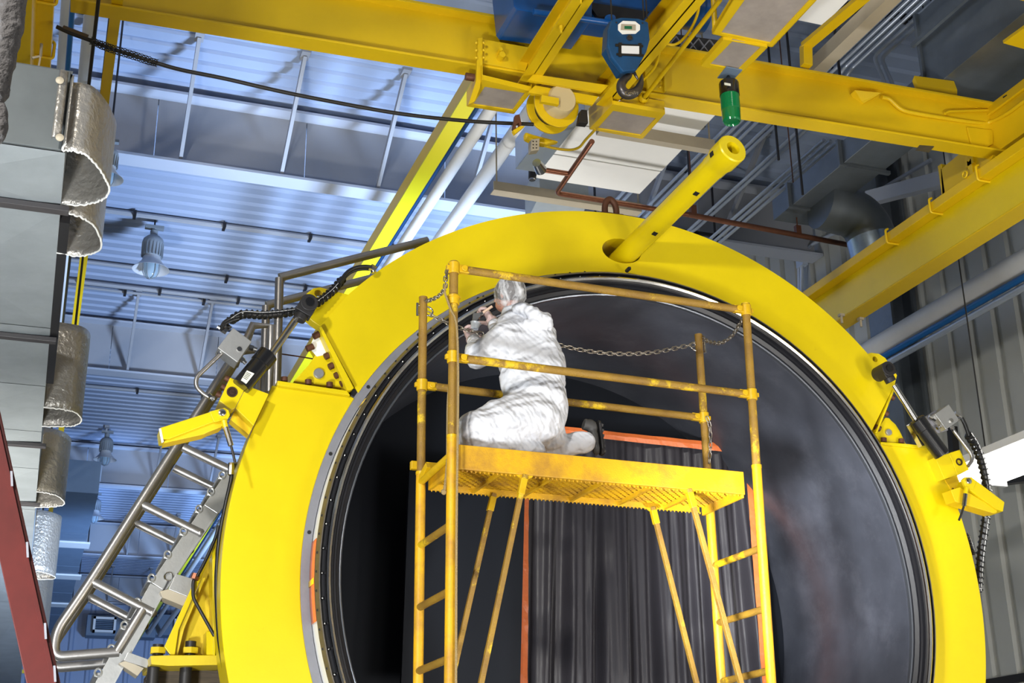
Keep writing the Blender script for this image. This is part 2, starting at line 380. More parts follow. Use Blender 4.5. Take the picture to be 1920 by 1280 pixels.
# column with flange and brace on the right wall
t = thing('steel_column', 'grey steel column against the corrugated right wall', 'column', (11.2, 15.1, 0))
mb = MB(); mb.bb((11.10, 14.9, 0), (11.14, 15.45, ZR-.1)); mb.build('flange', M['galvd'], t)
mb = MB(); mb.bb((11.14, 15.15, 0), (11.5, 15.2, ZR-.1)); mb.build('web', M['galvd'], t)
mb = MB(); mb.bb((11.5, 14.9, 0), (11.55, 15.45, ZR-.1)); mb.build('flange', M['galvd'], t)
mb = MB(); mb.beam(P(1630, 372, x=11.0), P(1790, 330, x=11.0), .16, .2); tag(mb.build('wall_brace', M['beamlt']), 'pale diagonal brace on the wall above the round duct elbow', 'brace')
mb = MB(); mb.tube([P(1640, 362, x=11.3), P(1745, 300, x=11.3)], .03, 8); tag(mb.build('wall_conduit', M['beamlt'], None, 40), 'thin pale conduit slanting along the ribbed wall under the crane girder', 'conduit')

# ================================================================== HIGH BAY LAMPS
def high_bay(loc, s, label):
    x, y, z = loc
    t = thing('high_bay_lamp', label, 'lamp', loc, 'high bay lamps under the roof')
    mb = MB(); mb.box((x, y, z-.03*s), (.34*s, .12*s, .06*s)); mb.tube([(x, y, z-.05*s), (x, y, z-.18*s)], .05*s, 8); mb.lathe([(-.02, .0), (-.0, .07*s), (.1*s, .07*s)], (x, y, z-.2*s), (0, 0, 1), 10); mb.build('mount', M['lampgrey'], t, 40)
    mb = MB(); mb.lathe([(0, .02*s), (.02*s, .12*s), (.08*s, .18*s), (.16*s, .20*s), (.2*s, .19*s), (.42*s, .17*s), (.44*s, .12*s)], (x, y, z-.2*s), (0, 0, -1), 24)
    for j in range(20):
        a = 2*pi*j/20; mb.box((x+cos(a)*.185*s, y+sin(a)*.185*s, z-.50*s), (.028*s, .010*s, .26*s), Matrix.Rotation(a, 3, 'Z'))
    mb.build('housing', M['lampgrey'], t, 35)
    mb = MB(); mb.lathe([(0, .15*s), (.1*s, .18*s), (.2*s, .26*s), (.26*s, .335*s), (.265*s, .335*s), (.19*s, .24*s), (.05*s, .15*s)], (x, y, z-.62*s), (0, 0, -1), 28); mb.build('reflector', M['lampshade'], t, 50)
    mb = MB(); mb.lathe([(0, .14*s), (.25*s, .13*s), (.34*s, .09*s), (.38*s, 0)], (x, y, z-.68*s), (0, 0, -1), 20); mb.build('globe', M['glass'], t, 60)
    mb = MB()
    for j in range(6):
        a = 2*pi*j/6; mb.tube([(x+cos(a)*q*s, y+sin(a)*q*s, z-h*s) for q, h in ((.15, .68), (.145, .93), (.10, 1.03), (0, 1.075))], .008*s, 5)
    mb.build('guard', M['lampgrey'], t, 60)
    return t
for (px, py, Y, s, lb) in ((290, 424, 21.6, .92, 'grey high bay lamp nearest and largest, above the clamp ring stair'), (202, 808, 34.5, .86, 'grey high bay lamp second in the row, beside the foil flaps'),
        (181, 924, 40.5, .86, 'white shaded high bay lamp under the third roof beam, lowest of the row'), (207, 262, 15.6, .62, 'high bay lamp half hidden behind the top foil flap'), (232, 700, 45.5, .6, 'small high bay lamp seen against the second roof beam')):
    if Y == 45.5: continue
    p = P(px, py, y=Y); tt = high_bay(tuple(p), s, lb)
    if True:
        mb = MB(); mb.tube([p-V((0, 0, .02)), (p.x, p.y, ZR+.01)], .015, 6); mb.build('pendant', M['dark'], tt, 40)

# ================================================================== PIPES AND DUCTS HIGH UP
def ypipe(name, mat_, rx, dz, r, y0, y1, label, cat='pipe', group=None, n=12):
    mb = MB(); mb.tube([(rx*dz, y0, 1.6+dz), (rx*dz, y1, 1.6+dz)], r, n); return tag(mb.build(name, mat_, None, 40), label, cat, group)
ypipe('lagged_pipe', M['pipew'], .549, 8.2, .078, 6, 57, 'left one of two thick white lagged pipes beside the yellow upper beam', group='white lagged pipes')
ypipe('lagged_pipe', M['pipew'], .606, 8.2, .095, 6, 57, 'right one of two thick white lagged pipes behind the cable drum', group='white lagged pipes')
ypipe('blue_pipe', M['pipeb'], .527, 8.3, .035, 6, 57, 'slim dark blue pipe between yellow upper beam and white lagged pipes')
ypipe('lagged_pipe', M['pipew'], -.013, 8.2, .065, 4, 40, 'white lagged pipe at top left beside the yellow flat bar', n=16)
ypipe('lagged_pipe', M['pipew'], -.042, 8.2, .06, 4, 40, 'white lagged pipe partly hidden behind left runway beam', n=16)
ypipe('blue_pipe', M['pipelb'], -.035, 7.8, .028, 4, 40, 'bright blue pipe at top left above the foil flap')
mb = MB(); mb.beam((.0175*6.6, 3, 8.2), (.0175*6.6, 30, 8.2), .09, .02); tag(mb.build('conductor_bar', M['craneyel']), 'long yellow flat bar at top left crossing in front of the roof', 'bar')
mb = MB(); mb.tube([(-.0015*6.4, 3, 8.0), (-.006*6.4, 12, 8.0), (-.006*6.4, 30, 8.0)], .016, 8); tag(mb.build('feeder_cable', M['cable'], None, 40), 'straight black cable at top left running beside the yellow flat bar', 'cable')
mb = MB(); q_ = P(138, 640, y=14); mb.tube([q_, (q_.x, 14, ZR)], .014, 6); tag(mb.build('hanger_rod', M['dark'], None, 40), 'thin black hanger rod between first and second foil flaps', 'rod')
# upper yellow beam beyond the crane
t = thing('upper_beam', 'narrow yellow green beam running away under the roof beside white pipes', 'beam', (3.9, 6, 9.4))
dz = 7.8
mb = MB(); mb.bb((.500*dz, 5, 1.6+dz), (.525*dz, 57, 1.6+dz+.02)); mb.build('lower_flange', M['lime'], t)
mb = MB(); mb.bb((.500*dz, 5, 1.62+dz), (.503*dz, 57, 1.6+dz+.19)); mb.build('side_web', M['craneyel'], t)
mb = MB(); mb.bb((.500*dz, 5, 1.79+dz), (.525*dz, 57, 1.81+dz)); mb.build('upper_flange', M['craneyel'], t)
# conduits, mostly running along the hall
cond = [(.840, 8.6, 12.5, 40, 's', 'left one of two conduits behind the yellow rod tip'), (.852, 8.6, 12.5, 40, 's', 'right one of two conduits behind the yellow rod tip'),
        (.900, 8.9, 12.3, 40, 's', 'first from left of four close conduits under the green beacon'), (.912, 8.9, 12.3, 40, 's', 'second from left of four close conduits under the green beacon'), (.924, 8.9, 12.3, 40, 's', 'third from left of four close conduits under the green beacon'), (.936, 8.9, 12.3, 40, 's', 'fourth from left of four close conduits under the green beacon'),
        (.957, 8.9, 3, 40, 's', 'long straight conduit nearest the tan channel at top right'), (.967, 8.9, 3, 40, 's', 'long straight conduit second from the tan channel at top right'),
        (.977, 8.9, 3, 12.0, 'd', 'conduit third from the tan channel, kinking down behind the girder'), (.988, 8.9, 3, 12.0, 'd', 'conduit fourth from the tan channel, kinking down behind the girder'),
        (1.000, 8.9, 3, 11.4, 'e', 'left one of the conduit pair nearest the large duct, bending down'), (1.012, 8.9, 3, 11.4, 'e', 'right one of the conduit pair nearest the large duct, bending down'),
        (1.008, 8.6, 13, 24, 's', 'single conduit ending left of the low duct'), (1.018, 8.6, 13, 24, 'k', 'conduit beside it that kinks toward the brown pipe'),
        (1.060, 8.2, 12.6, 24, 's', 'left one of three conduits just left of the low duct end'), (1.072, 8.2, 12.6, 24, 's', 'middle one of three conduits just left of the low duct end'), (1.084, 8.2, 12.6, 22, 'k', 'right one of three conduits just left of the low duct end')]
for i, (rx, dz, y0, y1, md_, lb) in enumerate(cond):
    X_ = rx*dz; Z_ = 1.6+dz
    if md_ == 'd': pts = [(X_, y0, Z_), (X_, y1, Z_), (X_-.05, y1+.15, Z_-.12), (X_-.0, y1+.2, Z_-.6)]
    elif md_ == 'e': pts = [(X_, y0, Z_), (X_, y1, Z_), (X_-.10, y1+.16, Z_-.10), (X_+.22, y1+.2, Z_-.95)]
    elif md_ == 'k': pts = [(X_, y0, Z_), (X_, 16.2, Z_), (X_-.3, 16.9, Z_-.1), (X_-.35, 18.2, Z_-.25)]
    else: pts = [(X_, y0, Z_), (X_, y1, Z_)]
    mb = MB(); mb.tube(fillet(pts, .07), .024, 8)
    tag(mb.build('conduit', M['conduit'], None, 50), lb, 'conduit', 'parallel conduits under the roof at right')
for k, (Yc, xa, xb, z) in enumerate(((11.0, 7.9, 9.4, 10.62), (16.6, 7.2, 9.4, 10.35), (13.4, 8.0, 9.6, 10.62))):
    t = thing('conduit_rack', ['dark strut rail carrying conduits above the crane girder', 'dark strut rail carrying conduits far behind the yellow rod', 'dark strut rail carrying conduits just past the crane girder'][k], 'rack', (xa, Yc, z))
    mb = MB(); mb.beam((xa, Yc, z), (xb, Yc, z), .05, .05); mb.build('strut', M['dark'], t)
    for j in range(7):
        x = xa+.1+(xb-xa-.2)*j/6; mb = MB(); mb.box((x, Yc, z-.05), (.07, .05, .09)); mb.build('clamp', M['dark'], t)
    for x in (xa+.1, xb-.1):
        mb = MB(); mb.tube([(x, Yc, z), (x, Yc, ZR)], .018, 6); mb.build('hanger', M['dark'], t)
for (px, y0, a, b) in ((1578, 10.6, 60, 170), (1505, 12.4, 250, 365), (1460, 12.6, 240, 300), (1293, 14.4, 270, 340)):
    pa, pb = P(px-8, a, y=y0), P(px, b, y=y0)
    mb = MB(); mb.tube([(pb.x, y0, pb.z), (pb.x, y0, ZR)], .016, 6); tag(mb.build('hanger_rod', M['dark'], None, 40), {1578: 'dark vertical hanger rod above the crane girder near the duct', 1505: 'dark vertical hanger rod beside the low end of the large duct', 1460: 'dark vertical hanger rod just right of the green beacon, under the girder', 1293: 'thin hanger rod left of the hollow end of the yellow rod'}[px], 'rod')

# large rectangular duct on the right
t = thing('rectangular_duct', 'large dark galvanised rectangular duct hung above the right runway', 'duct', (8.4, 4, 9.0))
zb = 9.0
def sect(y0, y1, x0, x1, z0, z1):
    mb = MB(); mb.bb((x0, y0+.006, z0), (x1, y1-.006, z1)); return mb.build('duct_section', M['galvd'], t, bevel=.006)
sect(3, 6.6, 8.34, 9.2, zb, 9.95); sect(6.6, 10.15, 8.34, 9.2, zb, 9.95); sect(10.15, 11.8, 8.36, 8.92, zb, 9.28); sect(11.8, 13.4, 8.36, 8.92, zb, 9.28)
for yy, h, x1 in ((6.6, .95, 9.2), (10.15, .95, 9.2), (11.8, .28, 8.92), (12.95, .28, 8.92)):
    mb = MB(); mb.bb((8.31, yy-.02, zb-.03), (x1+.03, yy+.02, zb+h+.03)); mb.build('duct_flange', M['galvd'], t, bevel=.004)
mb = MB(); mb.beam((8.28, 8.9, 9.6), (8.28, 10.2, 9.6), .04, .05); mb.build('stiffener', M['galvd'], t)
mb = MB(); mb.beam((8.4, 11.8, zb-.02), (9.0, 11.8, zb-.02), .05, .04); mb.build('stiffener', M['galvd'], t)
# round elbow
t = thing('round_duct_elbow', 'shiny round galvanised duct elbow turning down beside the large duct', 'duct', (9.2, 12.8, 9.0))
e0 = P(1600, 414, y=12.7); e1 = P(1628, 432, y=12.9); 
pts = fillet([e0+V((-.45, 0, .16)), e0+V((.18, 0, .08)), e0+V((.30, .0, -.55))], .5, 10)
mb = MB(); mb.tube(pts[:2], .31, 28); mb.build('collar', M['galvd'], t, 40)
mb = MB(); mb.tube(pts[1:-1], .30, 28); mb.build('elbow', M['galvd'], t, 30)
mb = MB(); mb.tube(pts[-2:], .305, 28); mb.build('straight_piece', mat('bright_spiral_duct', (.40, .50, .62), .25, .9, var=.2, vscale=9, stretch=(1, 1, 5)), t, 40)

# suspended white air unit
t = thing('air_unit', 'suspended white panelled air unit behind the crane girder', 'air unit', (5.2, 10, 9.3))
dz = 7.6
def ux(rx): return rx*dz
ys = [11.0, 12.25, 12.98, 13.62]
for i in range(3):
    mb = MB(); mb.bb((ux(.684), ys[i]+.012, 9.2), (ux(.868), ys[i+1]-.012, 9.75)); mb.build('panel', M['panelw'], t, bevel=.005)
mb = MB(); mb.bb((ux(.69), 11.02, 9.22), (ux(.862), 13.58, 9.7)); mb.build('casing', M['panelgap'], t)
mb = MB()
mb.plate([[V((ux(.64), 12.2, 9.12)), V((ux(.684), 12.0, 9.19)), V((ux(.684), 13.45, 9.19)), V((ux(.636), 13.3, 9.1))]], (0, 0, .4))
mb.build('inlet_plenum', mat('plenum_blue_reflection', (.50, .58, .72), .28, .8, bump=.5, bscale=3), t, bevel=.01)  # bluish sheet colour stands in for the blue it reflects
mb = MB(); mb.beam((ux(.625), 13.85, 9.14), (ux(.885), 13.85, 9.14), .03, .12); mb.beam((ux(.625), 13.92, 9.085), (ux(.885), 13.92, 9.085), .12, .012); [mb.tube([(x_, 13.85, 9.1), (x_, 13.85, ZR)], .01, 6) for x_ in (ux(.63), ux(.88))]; tag(mb.build('support_channel', M['tan']), 'tan steel channel under the near edge of white air unit', 'channel')
mb = MB(); mb.beam((ux(.70), 11.95, 9.02), (ux(.888), 11.95, 9.02), .10, .14); [mb.tube([(x_, 11.95, 9.05), (x_, 11.95, ZR)], .01, 6) for x_ in (ux(.705), ux(.883))]; tag(mb.build('support_channel', M['tan']), 'tan steel channel behind the green beacon under the air unit', 'channel')
for (px, py, yy, lb) in ((998, 335, 13.6, 'small black spring hanger at the left end of the tan channel'), (1315, 238, 12.0, 'small black spring hanger beside the green beacon')):
    p = P(px, py, y=yy); t2 = thing('spring_hanger', lb, 'hanger', tuple(p))
    mb = MB(); mb.lathe([(0, .0), (0, .05), (.16, .045), (.22, .015), (.22, 0)], p, (0, 0, 1), 10); mb.build('body', M['dark'], t2, 40)
    mb = MB(); mb.tube([p+V((0, 0, .2)), (p.x, p.y, ZR)], .01, 6); mb.build('rod', M['dark'], t2)
    mb = MB(); mb.lathe([(-.02, .0), (-.02, .04), (0, .04), (0, 0)], p, (0, 0, 1), 10); mb.build('spring', M['chrome'], t2, 40)
# second white unit at the top right
t = thing('air_unit', 'white panelled air unit at the top right above the crane girder', 'air unit', (7.0, 6, 9.4))
mb = MB(); mb.bb((ux(.80), 5.5, 9.45), (ux(.925)-.006, 9.98, 10.1)); mb.build('panel', M['panelw'], t, bevel=.005)
mb = MB(); mb.bb((ux(.80), 4.0, 9.44), (ux(.925)-.006, 5.48, 10.1)); mb.build('panel', M['panelw'], t, bevel=.005)
t = thing('support_channel', 'long tan steel channel running along white air unit at top right', 'channel', (7.2, 6, 9.3))
mb = MB(); mb.beam((.935*dz, 3, 9.22), (.935*dz, 10.6, 9.22), .04, .16); mb.build('web', M['tan'], t)
mb = MB(); mb.beam((.935*dz+.06, 3, 9.15), (.935*dz+.06, 10.6, 9.15), .14, .015); mb.build('flange', M['tan'], t)
# copper pipes
t = thing('copper_pipe', 'copper pipe bending under white air unit and running to the right', 'pipe', (5.6, 13, 8.9))
dzc = 7.15
A = [P(1110, 265, z=1.6+dzc), P(1043, 362, z=1.6+dzc), P(1290, 402, z=1.6+dzc)]
mb = MB(); mb.tube(fillet(A, .08), .032, 10); mb.build('run', M['copper'], t, 50)
mb = MB(); mb.tube([P(1068, 326, z=1.6+dzc), P(1016, 318, z=1.6+dzc)], .03, 10); mb.build('branch', M['copper'], t, 50)
mb = MB(); mb.cyl(P(1014, 318, z=1.6+dzc), P(1006, 305, z=1.6+dzc), .07, .05); mb.build('valve', M['chrome'], t, 50)
B1 = P(1290, 402, z=1.6+dzc); B2 = P(1602, 461, z=1.6+dzc)
t = thing('brown_pipe', 'rusty brown pipe crossing behind the yellow rod toward the elbow', 'pipe', tuple(B1))
mb = MB(); mb.tube([B1, B2], .034, 10); mb.build('run', M['rustpipe'], t, 50)
for f in (.03, .65):
    q = B1.lerp(B2, f); mb = MB(); mb.box(q+V((0, 0, .06)), (.07, .06, .14)); mb.tube([q+V((0, 0, .1)), (q.x, q.y, ZR)], .008, 6); mb.build('hanger', M['rustpipe'], t)
# galvanised duct seen just above the ring
mb = MB(); mb.plate([[P(1012, 365, z=9.2), P(1104, 372, z=9.2), P(1085, 425, z=9.2), P(985, 420, z=9.2)]], (0, 0, .5)); tag(mb.build('square_duct', M['galv'], None, bevel=.005), 'pale galvanised square duct just above the top of the yellow clamp', 'duct')
# wall conduits at right of ring
t = thing('wall_conduit', 'forked steel conduit on the ribbed wall behind the yellow runway', 'conduit', (11.4, 20, 6))
cw = lambda px, py: P(px, py, x=11.45)
mb = MB(); mb.tube(fillet([cw(1590, 428), cw(1545, 445), cw(1504, 470), cw(1502, 560)], .3), .03, 8); mb.build('pipe', M['conduit'], t, 50)
mb = MB(); mb.tube(fillet([cw(1350, 452), cw(1480, 465), cw(1498, 485), cw(1499, 560)], .3), .03, 8); mb.build('pipe', M['conduit'], t, 50)
mb = MB(); mb.box(cw(1503, 487), (.1, .2, .25)); mb.build('clip', M['conduit'], t)
# pipes along right wall
ypipe('lagged_pipe', M['pipew'], 10.85/6.5, 6.5, .17, 8, 57, 'thick pale lagged pipe running along the right wall', n=20)
ypipe('blue_pipe', M['pipelb'], 10.75/6.28, 6.28, .045, 8, 57, 'blue pipe beneath the thick lagged pipe on the right wall')
ypipe('blue_pipe', M['conduit'], 10.75/6.16, 6.16, .045, 8, 57, 'grey blue pipe lowest in the bundle on the right wall')
# fluorescent fixture
t = thing('fluorescent_light', 'lit white fluorescent fixture hung at the right edge by the lever', 'lamp', (9.3, 9.8, 5.2))
q0, q1 = P(1806, 872, z=5.3), P(2040, 788, z=5.3)
ya, yb = q1.y, 11.75
xa = 2.475*3.7; xb = 2.70*3.7
mb = MB(); mb.bb((xa, ya, 5.34), (xb, yb, 5.42)); mb.build('housing', M['fixture'], t)
for sx in (xa+.14, xa+.415, xb-.14):
    mb = MB(); mb.tube([(sx, ya, 5.30), (sx, yb, 5.30)], .055, 14); mb.build('tube', M['tube'], t, 50)
mb = MB(); mb.bb((xa-.02, yb, 5.24), (xb+.02, yb+.05, 5.44)); mb.build('end_cap', M['fixture'], t)
for yy in (9.7, 11.5):
    mb = MB(); mb.tube([((xa+xb)/2, yy, 5.4), ((xa+xb)/2, yy, ZR)], .008, 6); mb.build('hanger', M['dark'], t)
mb = MB(); mb.beam(P(1880, 900, x=11.35), P(1935, 893, x=11.35), .15, .12); tag(mb.build('wall_bracket', M['dark']), 'dark bracket on the green grey wall below the fluorescent light', 'bracket')
mb = MB(); mb.beam(P(1785, 800, x=11.35), P(1790, 860, x=11.35), .1, .1); tag(mb.build('wall_post', M['dark']), 'short dark post on the wall behind right hydraulic cylinder', 'post')

# far air handling boxes
t = thing('far_duct', 'far blue grey duct with pale cross straps beside the foil flaps', 'duct', (.7, 33, 9.8))
zf = 9.7; y0, y1 = 33.2, 57
ns = 5
for i in range(ns):
    a = y0+(y1-y0)*i/ns; b = y0+(y1-y0)*(i+1)/ns
    mb = MB(); mb.bb((.15, a+.03, zf), (1.18, b-.03, zf+.8)); mb.build('duct_section', M['bluegrey'], t)
for yy in (39.0, 44.0, 49.5):
    mb = MB(); mb.bb((.1, yy, zf-.05), (1.3, yy+.7, zf)); mb.build('strap', M['panelw'], t)
    mb = MB(); [mb.tube([(x_, yy+.3, zf-.03), (x_, yy+.3, ZR)], .02, 6) for x_ in (.12, 1.25)]; mb.build('hanger', M['dark'], t)
for k, (px0, px1, px2) in enumerate(((165, 176, 219), (296, 328, 372))):
    Y = 56.5; a = P(px0, 1155, y=Y); b = P(px1, 1155, y=Y); c_ = P(px2, 1155, y=Y); z0 = P(px1, 1184, y=Y).z
    t = thing('vent_box', ['far blue grey vent box with louvred grille beside handrail', 'far blue grey vent box with grille partly behind the yellow saddle'][k], 'vent', (b.x, Y, z0), 'vent boxes on the far wall')
    mb = MB(); mb.bb((a.x, Y+.3, z0-.1), (c_.x+1.6, Y+1.2, b.z+.1)); mb.build('box', M['bluegrey'], t)
    mb = MB()
    for s in ((b.x, z0, c_.x, z0+.09), (b.x, b.z-.09, c_.x, b.z), (b.x, z0, b.x+.09, b.z), (c_.x-.09, z0, c_.x, b.z)): mb.bb((s[0], Y, s[1]), (s[2], Y+.3, s[3]))
    mb.build('frame', M['panelw'], t)
    for j in range(6):
        zz = z0+.1+(b.z-z0-.2)*(j+.5)/6; mb = MB(); mb.box(((b.x+c_.x)/2, Y+.15, zz), (c_.x-b.x-.16, .1, .03), Matrix.Rotation(.5, 3, 'X')); mb.build('louvre', M['bluegrey'], t)
for k, (pa, pb) in enumerate((((45, 1222), (52, 1225)), ((45, 1258), (58, 1259)))):
    mb = MB(); a = P(pa[0], pa[1], y=50); b = P(pb[0]-2+0, pb[1], y=50); mb.beam(a-V((1, 0, 0)), b, .1, .12); tag(mb.build('far_rail', M['craneyel']), ['upper of two short yellow rails far behind the red post', 'lower of two short yellow rails far behind the red post'][k], 'rail')

# ================================================================== PRESSURE VESSEL WITH CLAMP RING
CX, CZ, RO, RI, YF = 4.10, 3.325, 2.979, 2.457, 8.80
TH = .35
ves = thing('pressure_vessel', 'huge round vessel mouth ringed by a bright yellow segmented clamp', 'vessel', (CX, 9, 0))
def polyp(px, py, y=YF): return P(px, py, y=y)
def ang(p): return math.degrees(atan2(p.z-CZ, p.x-CX))
# top segment
L = PL([(650, 553), (600, 611), (664, 731)], YF)
Rr = PL([(1641, 813), (1675, 726), (1626, 662)], YF)
aL, aR = ang(L[0]), ang(Rr[2])
aLi, aRi = ang(L[2]), ang(Rr[0])
outer = arc(CX, CZ, RO, aR, aL, YF, 90)+L[1:2]+arc(CX, CZ, RI, aLi, aRi, YF, 90)+Rr[1:2]
hole = [V((4.085+.168*cos(t*2*pi/32), YF, 5.985+.105*sin(t*2*pi/32)))for t in range(32)]
mb = MB(); mb.plate([outer, hole], (0, TH, 0)); mb.build('top_clamp_segment', M['ringyel'], ves, 30, bevel=.006)
# left segment
a = PL([(657, 742), (510, 722), (475, 800)], YF); a0 = ang(a[2]); a1 = ang(a[0])
pl = [a[0], a[1]]+arc(CX, CZ, RO, a0, 270, YF, 70)+arc(CX, CZ, RI, 270, a1, YF, 70)
mb = MB(); mb.plate([pl], (0, TH, 0)); mb.build('left_clamp_segment', M['ringyel'], ves, 30, bevel=.006)
a = PL([(1652, 829), (1739, 836), (1754, 857), (1768, 890)], YF); a0 = ang(a[3]); a1 = ang(a[0])
pl = [a[0]]+a[1:3]+arc(CX, CZ, RO, a0, -90, YF, 70)+arc(CX, CZ, RI, -90, a1, YF, 70)
mb = MB(); mb.plate([pl], (0, TH, 0)); mb.build('right_clamp_segment', M['ringyel'], ves, 30, bevel=.006)
# lips on the cut ends
for nm, pts, y, d in (('end_flange', [(598, 613), (603, 611), (664, 727), (657, 732), (651, 731)], 8.74, .4), ('end_flange', [(520, 713), (651, 732), (657, 741), (520, 722)], 8.76, .38),
        ('end_flange', [(1651.7, 828), (1700, 831.5), (1739, 836), (1739, 842), (1652, 833)], 8.78, .36), ('weld_lip', [(1675, 727), (1678, 730), (1645, 812), (1641, 812)], 8.79, .3)):
    mb = MB(); mb.plate([PL(pts, y)], (0, d, 0)); mb.build(nm, M['ringyel'], ves, bevel=.004)
mb = MB(); mb.plate([PL([(656, 735), (664, 729), (682, 728), (694, 741), (674, 752), (658, 742)], 8.81)], (0, .2, 0)); tag(mb.build('split_block', M['dark'], ves, bevel=.004), 'dark block in the ring split')
# lugs
for pts, h in (([(562, 580), (566, 563), (576, 549), (588, 540), (600, 538), (654, 552), (650, 558), (601, 612), (586, 602)], (597, 550, .027)), ([(1622, 664), (1634, 661), (1648, 663), (1660, 671), (1682, 703), (1676, 727), (1650, 720)], (1641, 673, .025))):
    c_ = P(h[0], h[1], y=8.84); mb = MB(); mb.plate([PL(pts, 8.84), circ(c_, h[2], (0, 1, 0), 16)], (0, .1, 0)); mb.build('lug_plate', M['ringyel'], ves, 30, bevel=.004)
# pin brackets
def bracket(pts, white, bolts, pin, flip, y=8.83):
    mb = MB(); mb.plate([PL(pts, y)], (0, .08, 0)); br = mb.build('pin_bracket', M['ringyel'], ves, 30, bevel=.004)
    if white: mb = MB(); mb.plate([PL(white, y-.004)], (0, .004, 0)); mb.build('bare_white_patch', M['whitepaint'], br)
    p = P(pin[0], pin[1], y=y); mb = MB(); mb.lathe([(0, pin[2]*1.04), (-.02, pin[2]*1.04), (-.025, pin[2]*.9), (-.025, .0)], p, (0, 1, 0), 24); tag(mb.build('pin', M['alu'], br, 30), 'bright turned pin head')
    for (bx, by, dx, dy) in bolts:
        q = P(bx, by, y=y-.03); q2 = P(bx+dx, by+dy, y=y-.03); mb = MB(); mb.cyl(q, q2, .024, n=12); mb.build('bolt', M['rust'], br, 40)
bracket([(598, 619), (604, 622), (656, 729), (551, 714), (579, 684), (592, 664), (584, 652), (590, 630)], [(596, 617), (612, 645), (614, 664), (594, 668), (580, 652), (590, 628)],
    [(600, 625, -12, 6), (587, 649, -12, 5), (620, 664, -11, 5), (628, 683, -11, 5), (639, 700, -11, 5), (649, 715, -10, 5), (578, 721, 0, -9), (618, 726, 0, -9), (533, 715, 0, -8)], (597, 701, .036), 1)
bracket([(1660, 782), (1667, 783), (1672, 789), (1680, 796), (1687, 807), (1699, 832), (1651, 828), (1640, 813)], None,
    [(1667, 742, 9, 4), (1655, 772, 9, 4), (1641, 800, 9, 4), (1657, 829, 0, -8), (1690, 831, 0, -8)], (1664.5, 811, .026), -1, y=8.85)
# vessel nose and mouth
N = 128
def ringpart(name, prof, m_, sm=30): mb = MB(); mb.lathe([(y-8, r) for y, r in prof], (CX, 8, CZ), (0, 1, 0), N); return mb.build(name, m_, ves, sm)
ringpart('grey_flange', [(8.82, RI+.02), (8.80, RI-.004), (8.80, 2.398), (8.84, 2.394)], M['steel'])
ringpart('gap_ring', [(8.84, 2.395), (8.84, 2.385), (8.80, 2.378)], M['ink'])
nose = ringpart('nose_band', [(8.83, 2.392), (8.64, 2.388)], M['white'], 30)
ringpart('drilled_ring', [(8.64, 2.390), (8.637, 2.396), (8.60, 2.376), (8.60, 2.368)], M['holed'])
ringpart('seal_groove', [(8.60, 2.370), (8.63, 2.362), (8.63, 2.338), (8.58, 2.334)], M['black'])
ringpart('bright_rim', [(8.60, 2.336), (8.575, 2.330), (8.565, 2.318), (8.575, 2.304), (8.60, 2.300)], M['chrome'])
ringpart('rubber_throat', [(8.60, 2.302), (8.60, 2.285), (8.625, 2.278), (8.625, 2.262), (8.64, 2.258), (8.66, 2.232), (8.672, 2.230)], M['black'], 25)
ringpart('liner_rim', [(8.672, 2.230), (8.668, 2.222), (8.672, 2.214), (8.70, 2.212)], mat('rim_grey', (.13, .14, .16), .28, .6), 30)
YB = 10.55
ringpart('liner', [(8.70, 2.212), (8.72, 2.205), (YB, 2.205)], M['liner'], 30)
mb = MB(); mb.plate([circ((CX, YB, CZ), 2.21, (0, 1, 0), 96)], (0, .05, 0)); mb.build('inner_bulkhead', M['darkboard'], ves)
ringpart('shell', [(9.15, 2.62), (9.2, 2.72), (12.6, 2.72), (13.2, 2.3), (13.5, 1.2), (13.55, .01)], M['darkyel'], 30)
mb = MB(); mb.plate([arc(CX, CZ, 2.96, 165, 268, 9.155, 50)+arc(CX, CZ, 2.6, 268, 165, 9.155, 50)], (0, .06, 0)); mb.build('backing_flange', mat('cream_edge', (.62, .55, .30), .4, var=.3, vscale=8), ves, 30)
for a_ in [x*3.2 for x in range(112)]:
    pass
bolt = proto(MB().ball((0, 0, 0), .011, n=8, k=5), M['chrome']); holep = proto(MB().cyl((0, -.002, 0), (0, .004, 0), .009, n=8), M['ink'])
for i in range(90):
    a_ = rad(4*i+1.2)
    inst('groove_bolt', bolt, ves, Matrix.Translation((CX+2.350*cos(a_), 8.622, CZ+2.350*sin(a_))))
for i in range(60):
    a_ = rad(100+i*3); inst('drilled_hole', holep, ves, Matrix.Translation((CX+2.386*cos(a_), 8.622, CZ+2.386*sin(a_))))
for i in range(12):
    a_ = rad(174-i*13.5); inst('tapped_hole', holep, ves, Matrix.Translation((CX+2.425*cos(a_), 8.798, CZ+2.425*sin(a_))) @ Matrix.Scale(1.5, 4))
mb = MB(); q = P(1178, 505, y=8.72); mb.cyl(q-V((0, .02, 0)), q+V((0, .03, 0)), .016); mb.cyl(q-V((0, .035, 0)), q-V((0, .02, 0)), .009); mb.build('top_stud', M['dark'], ves, 40)
def tape(name, m_, a0, a1, r, y0, y1):
    mb = MB(); n = 24; vs = []; fs = []
    for i in range(n+1):
        t = rad(a0+(a1-a0)*i/n)
        for yy in (y0, y1): vs.append(V((CX+r*cos(t), yy, CZ+r*sin(t))))
    for i in range(n): fs.append((2*i, 2*i+1, 2*i+3, 2*i+2))
    mb.add(vs, fs); return mb.build(name, m_, ves, 40, solid=.003)
tape('orange_tape', M['orange'], 175.6, 188.6, 2.397, 8.645, 8.81)
tape('yellow_tape', M['ytape'], 181.9, 182.8, 2.402, 8.64, 8.815)
tape('yellow_tape', M['ytape'], 150.4, 151.0, 2.398, 8.65, 8.81)
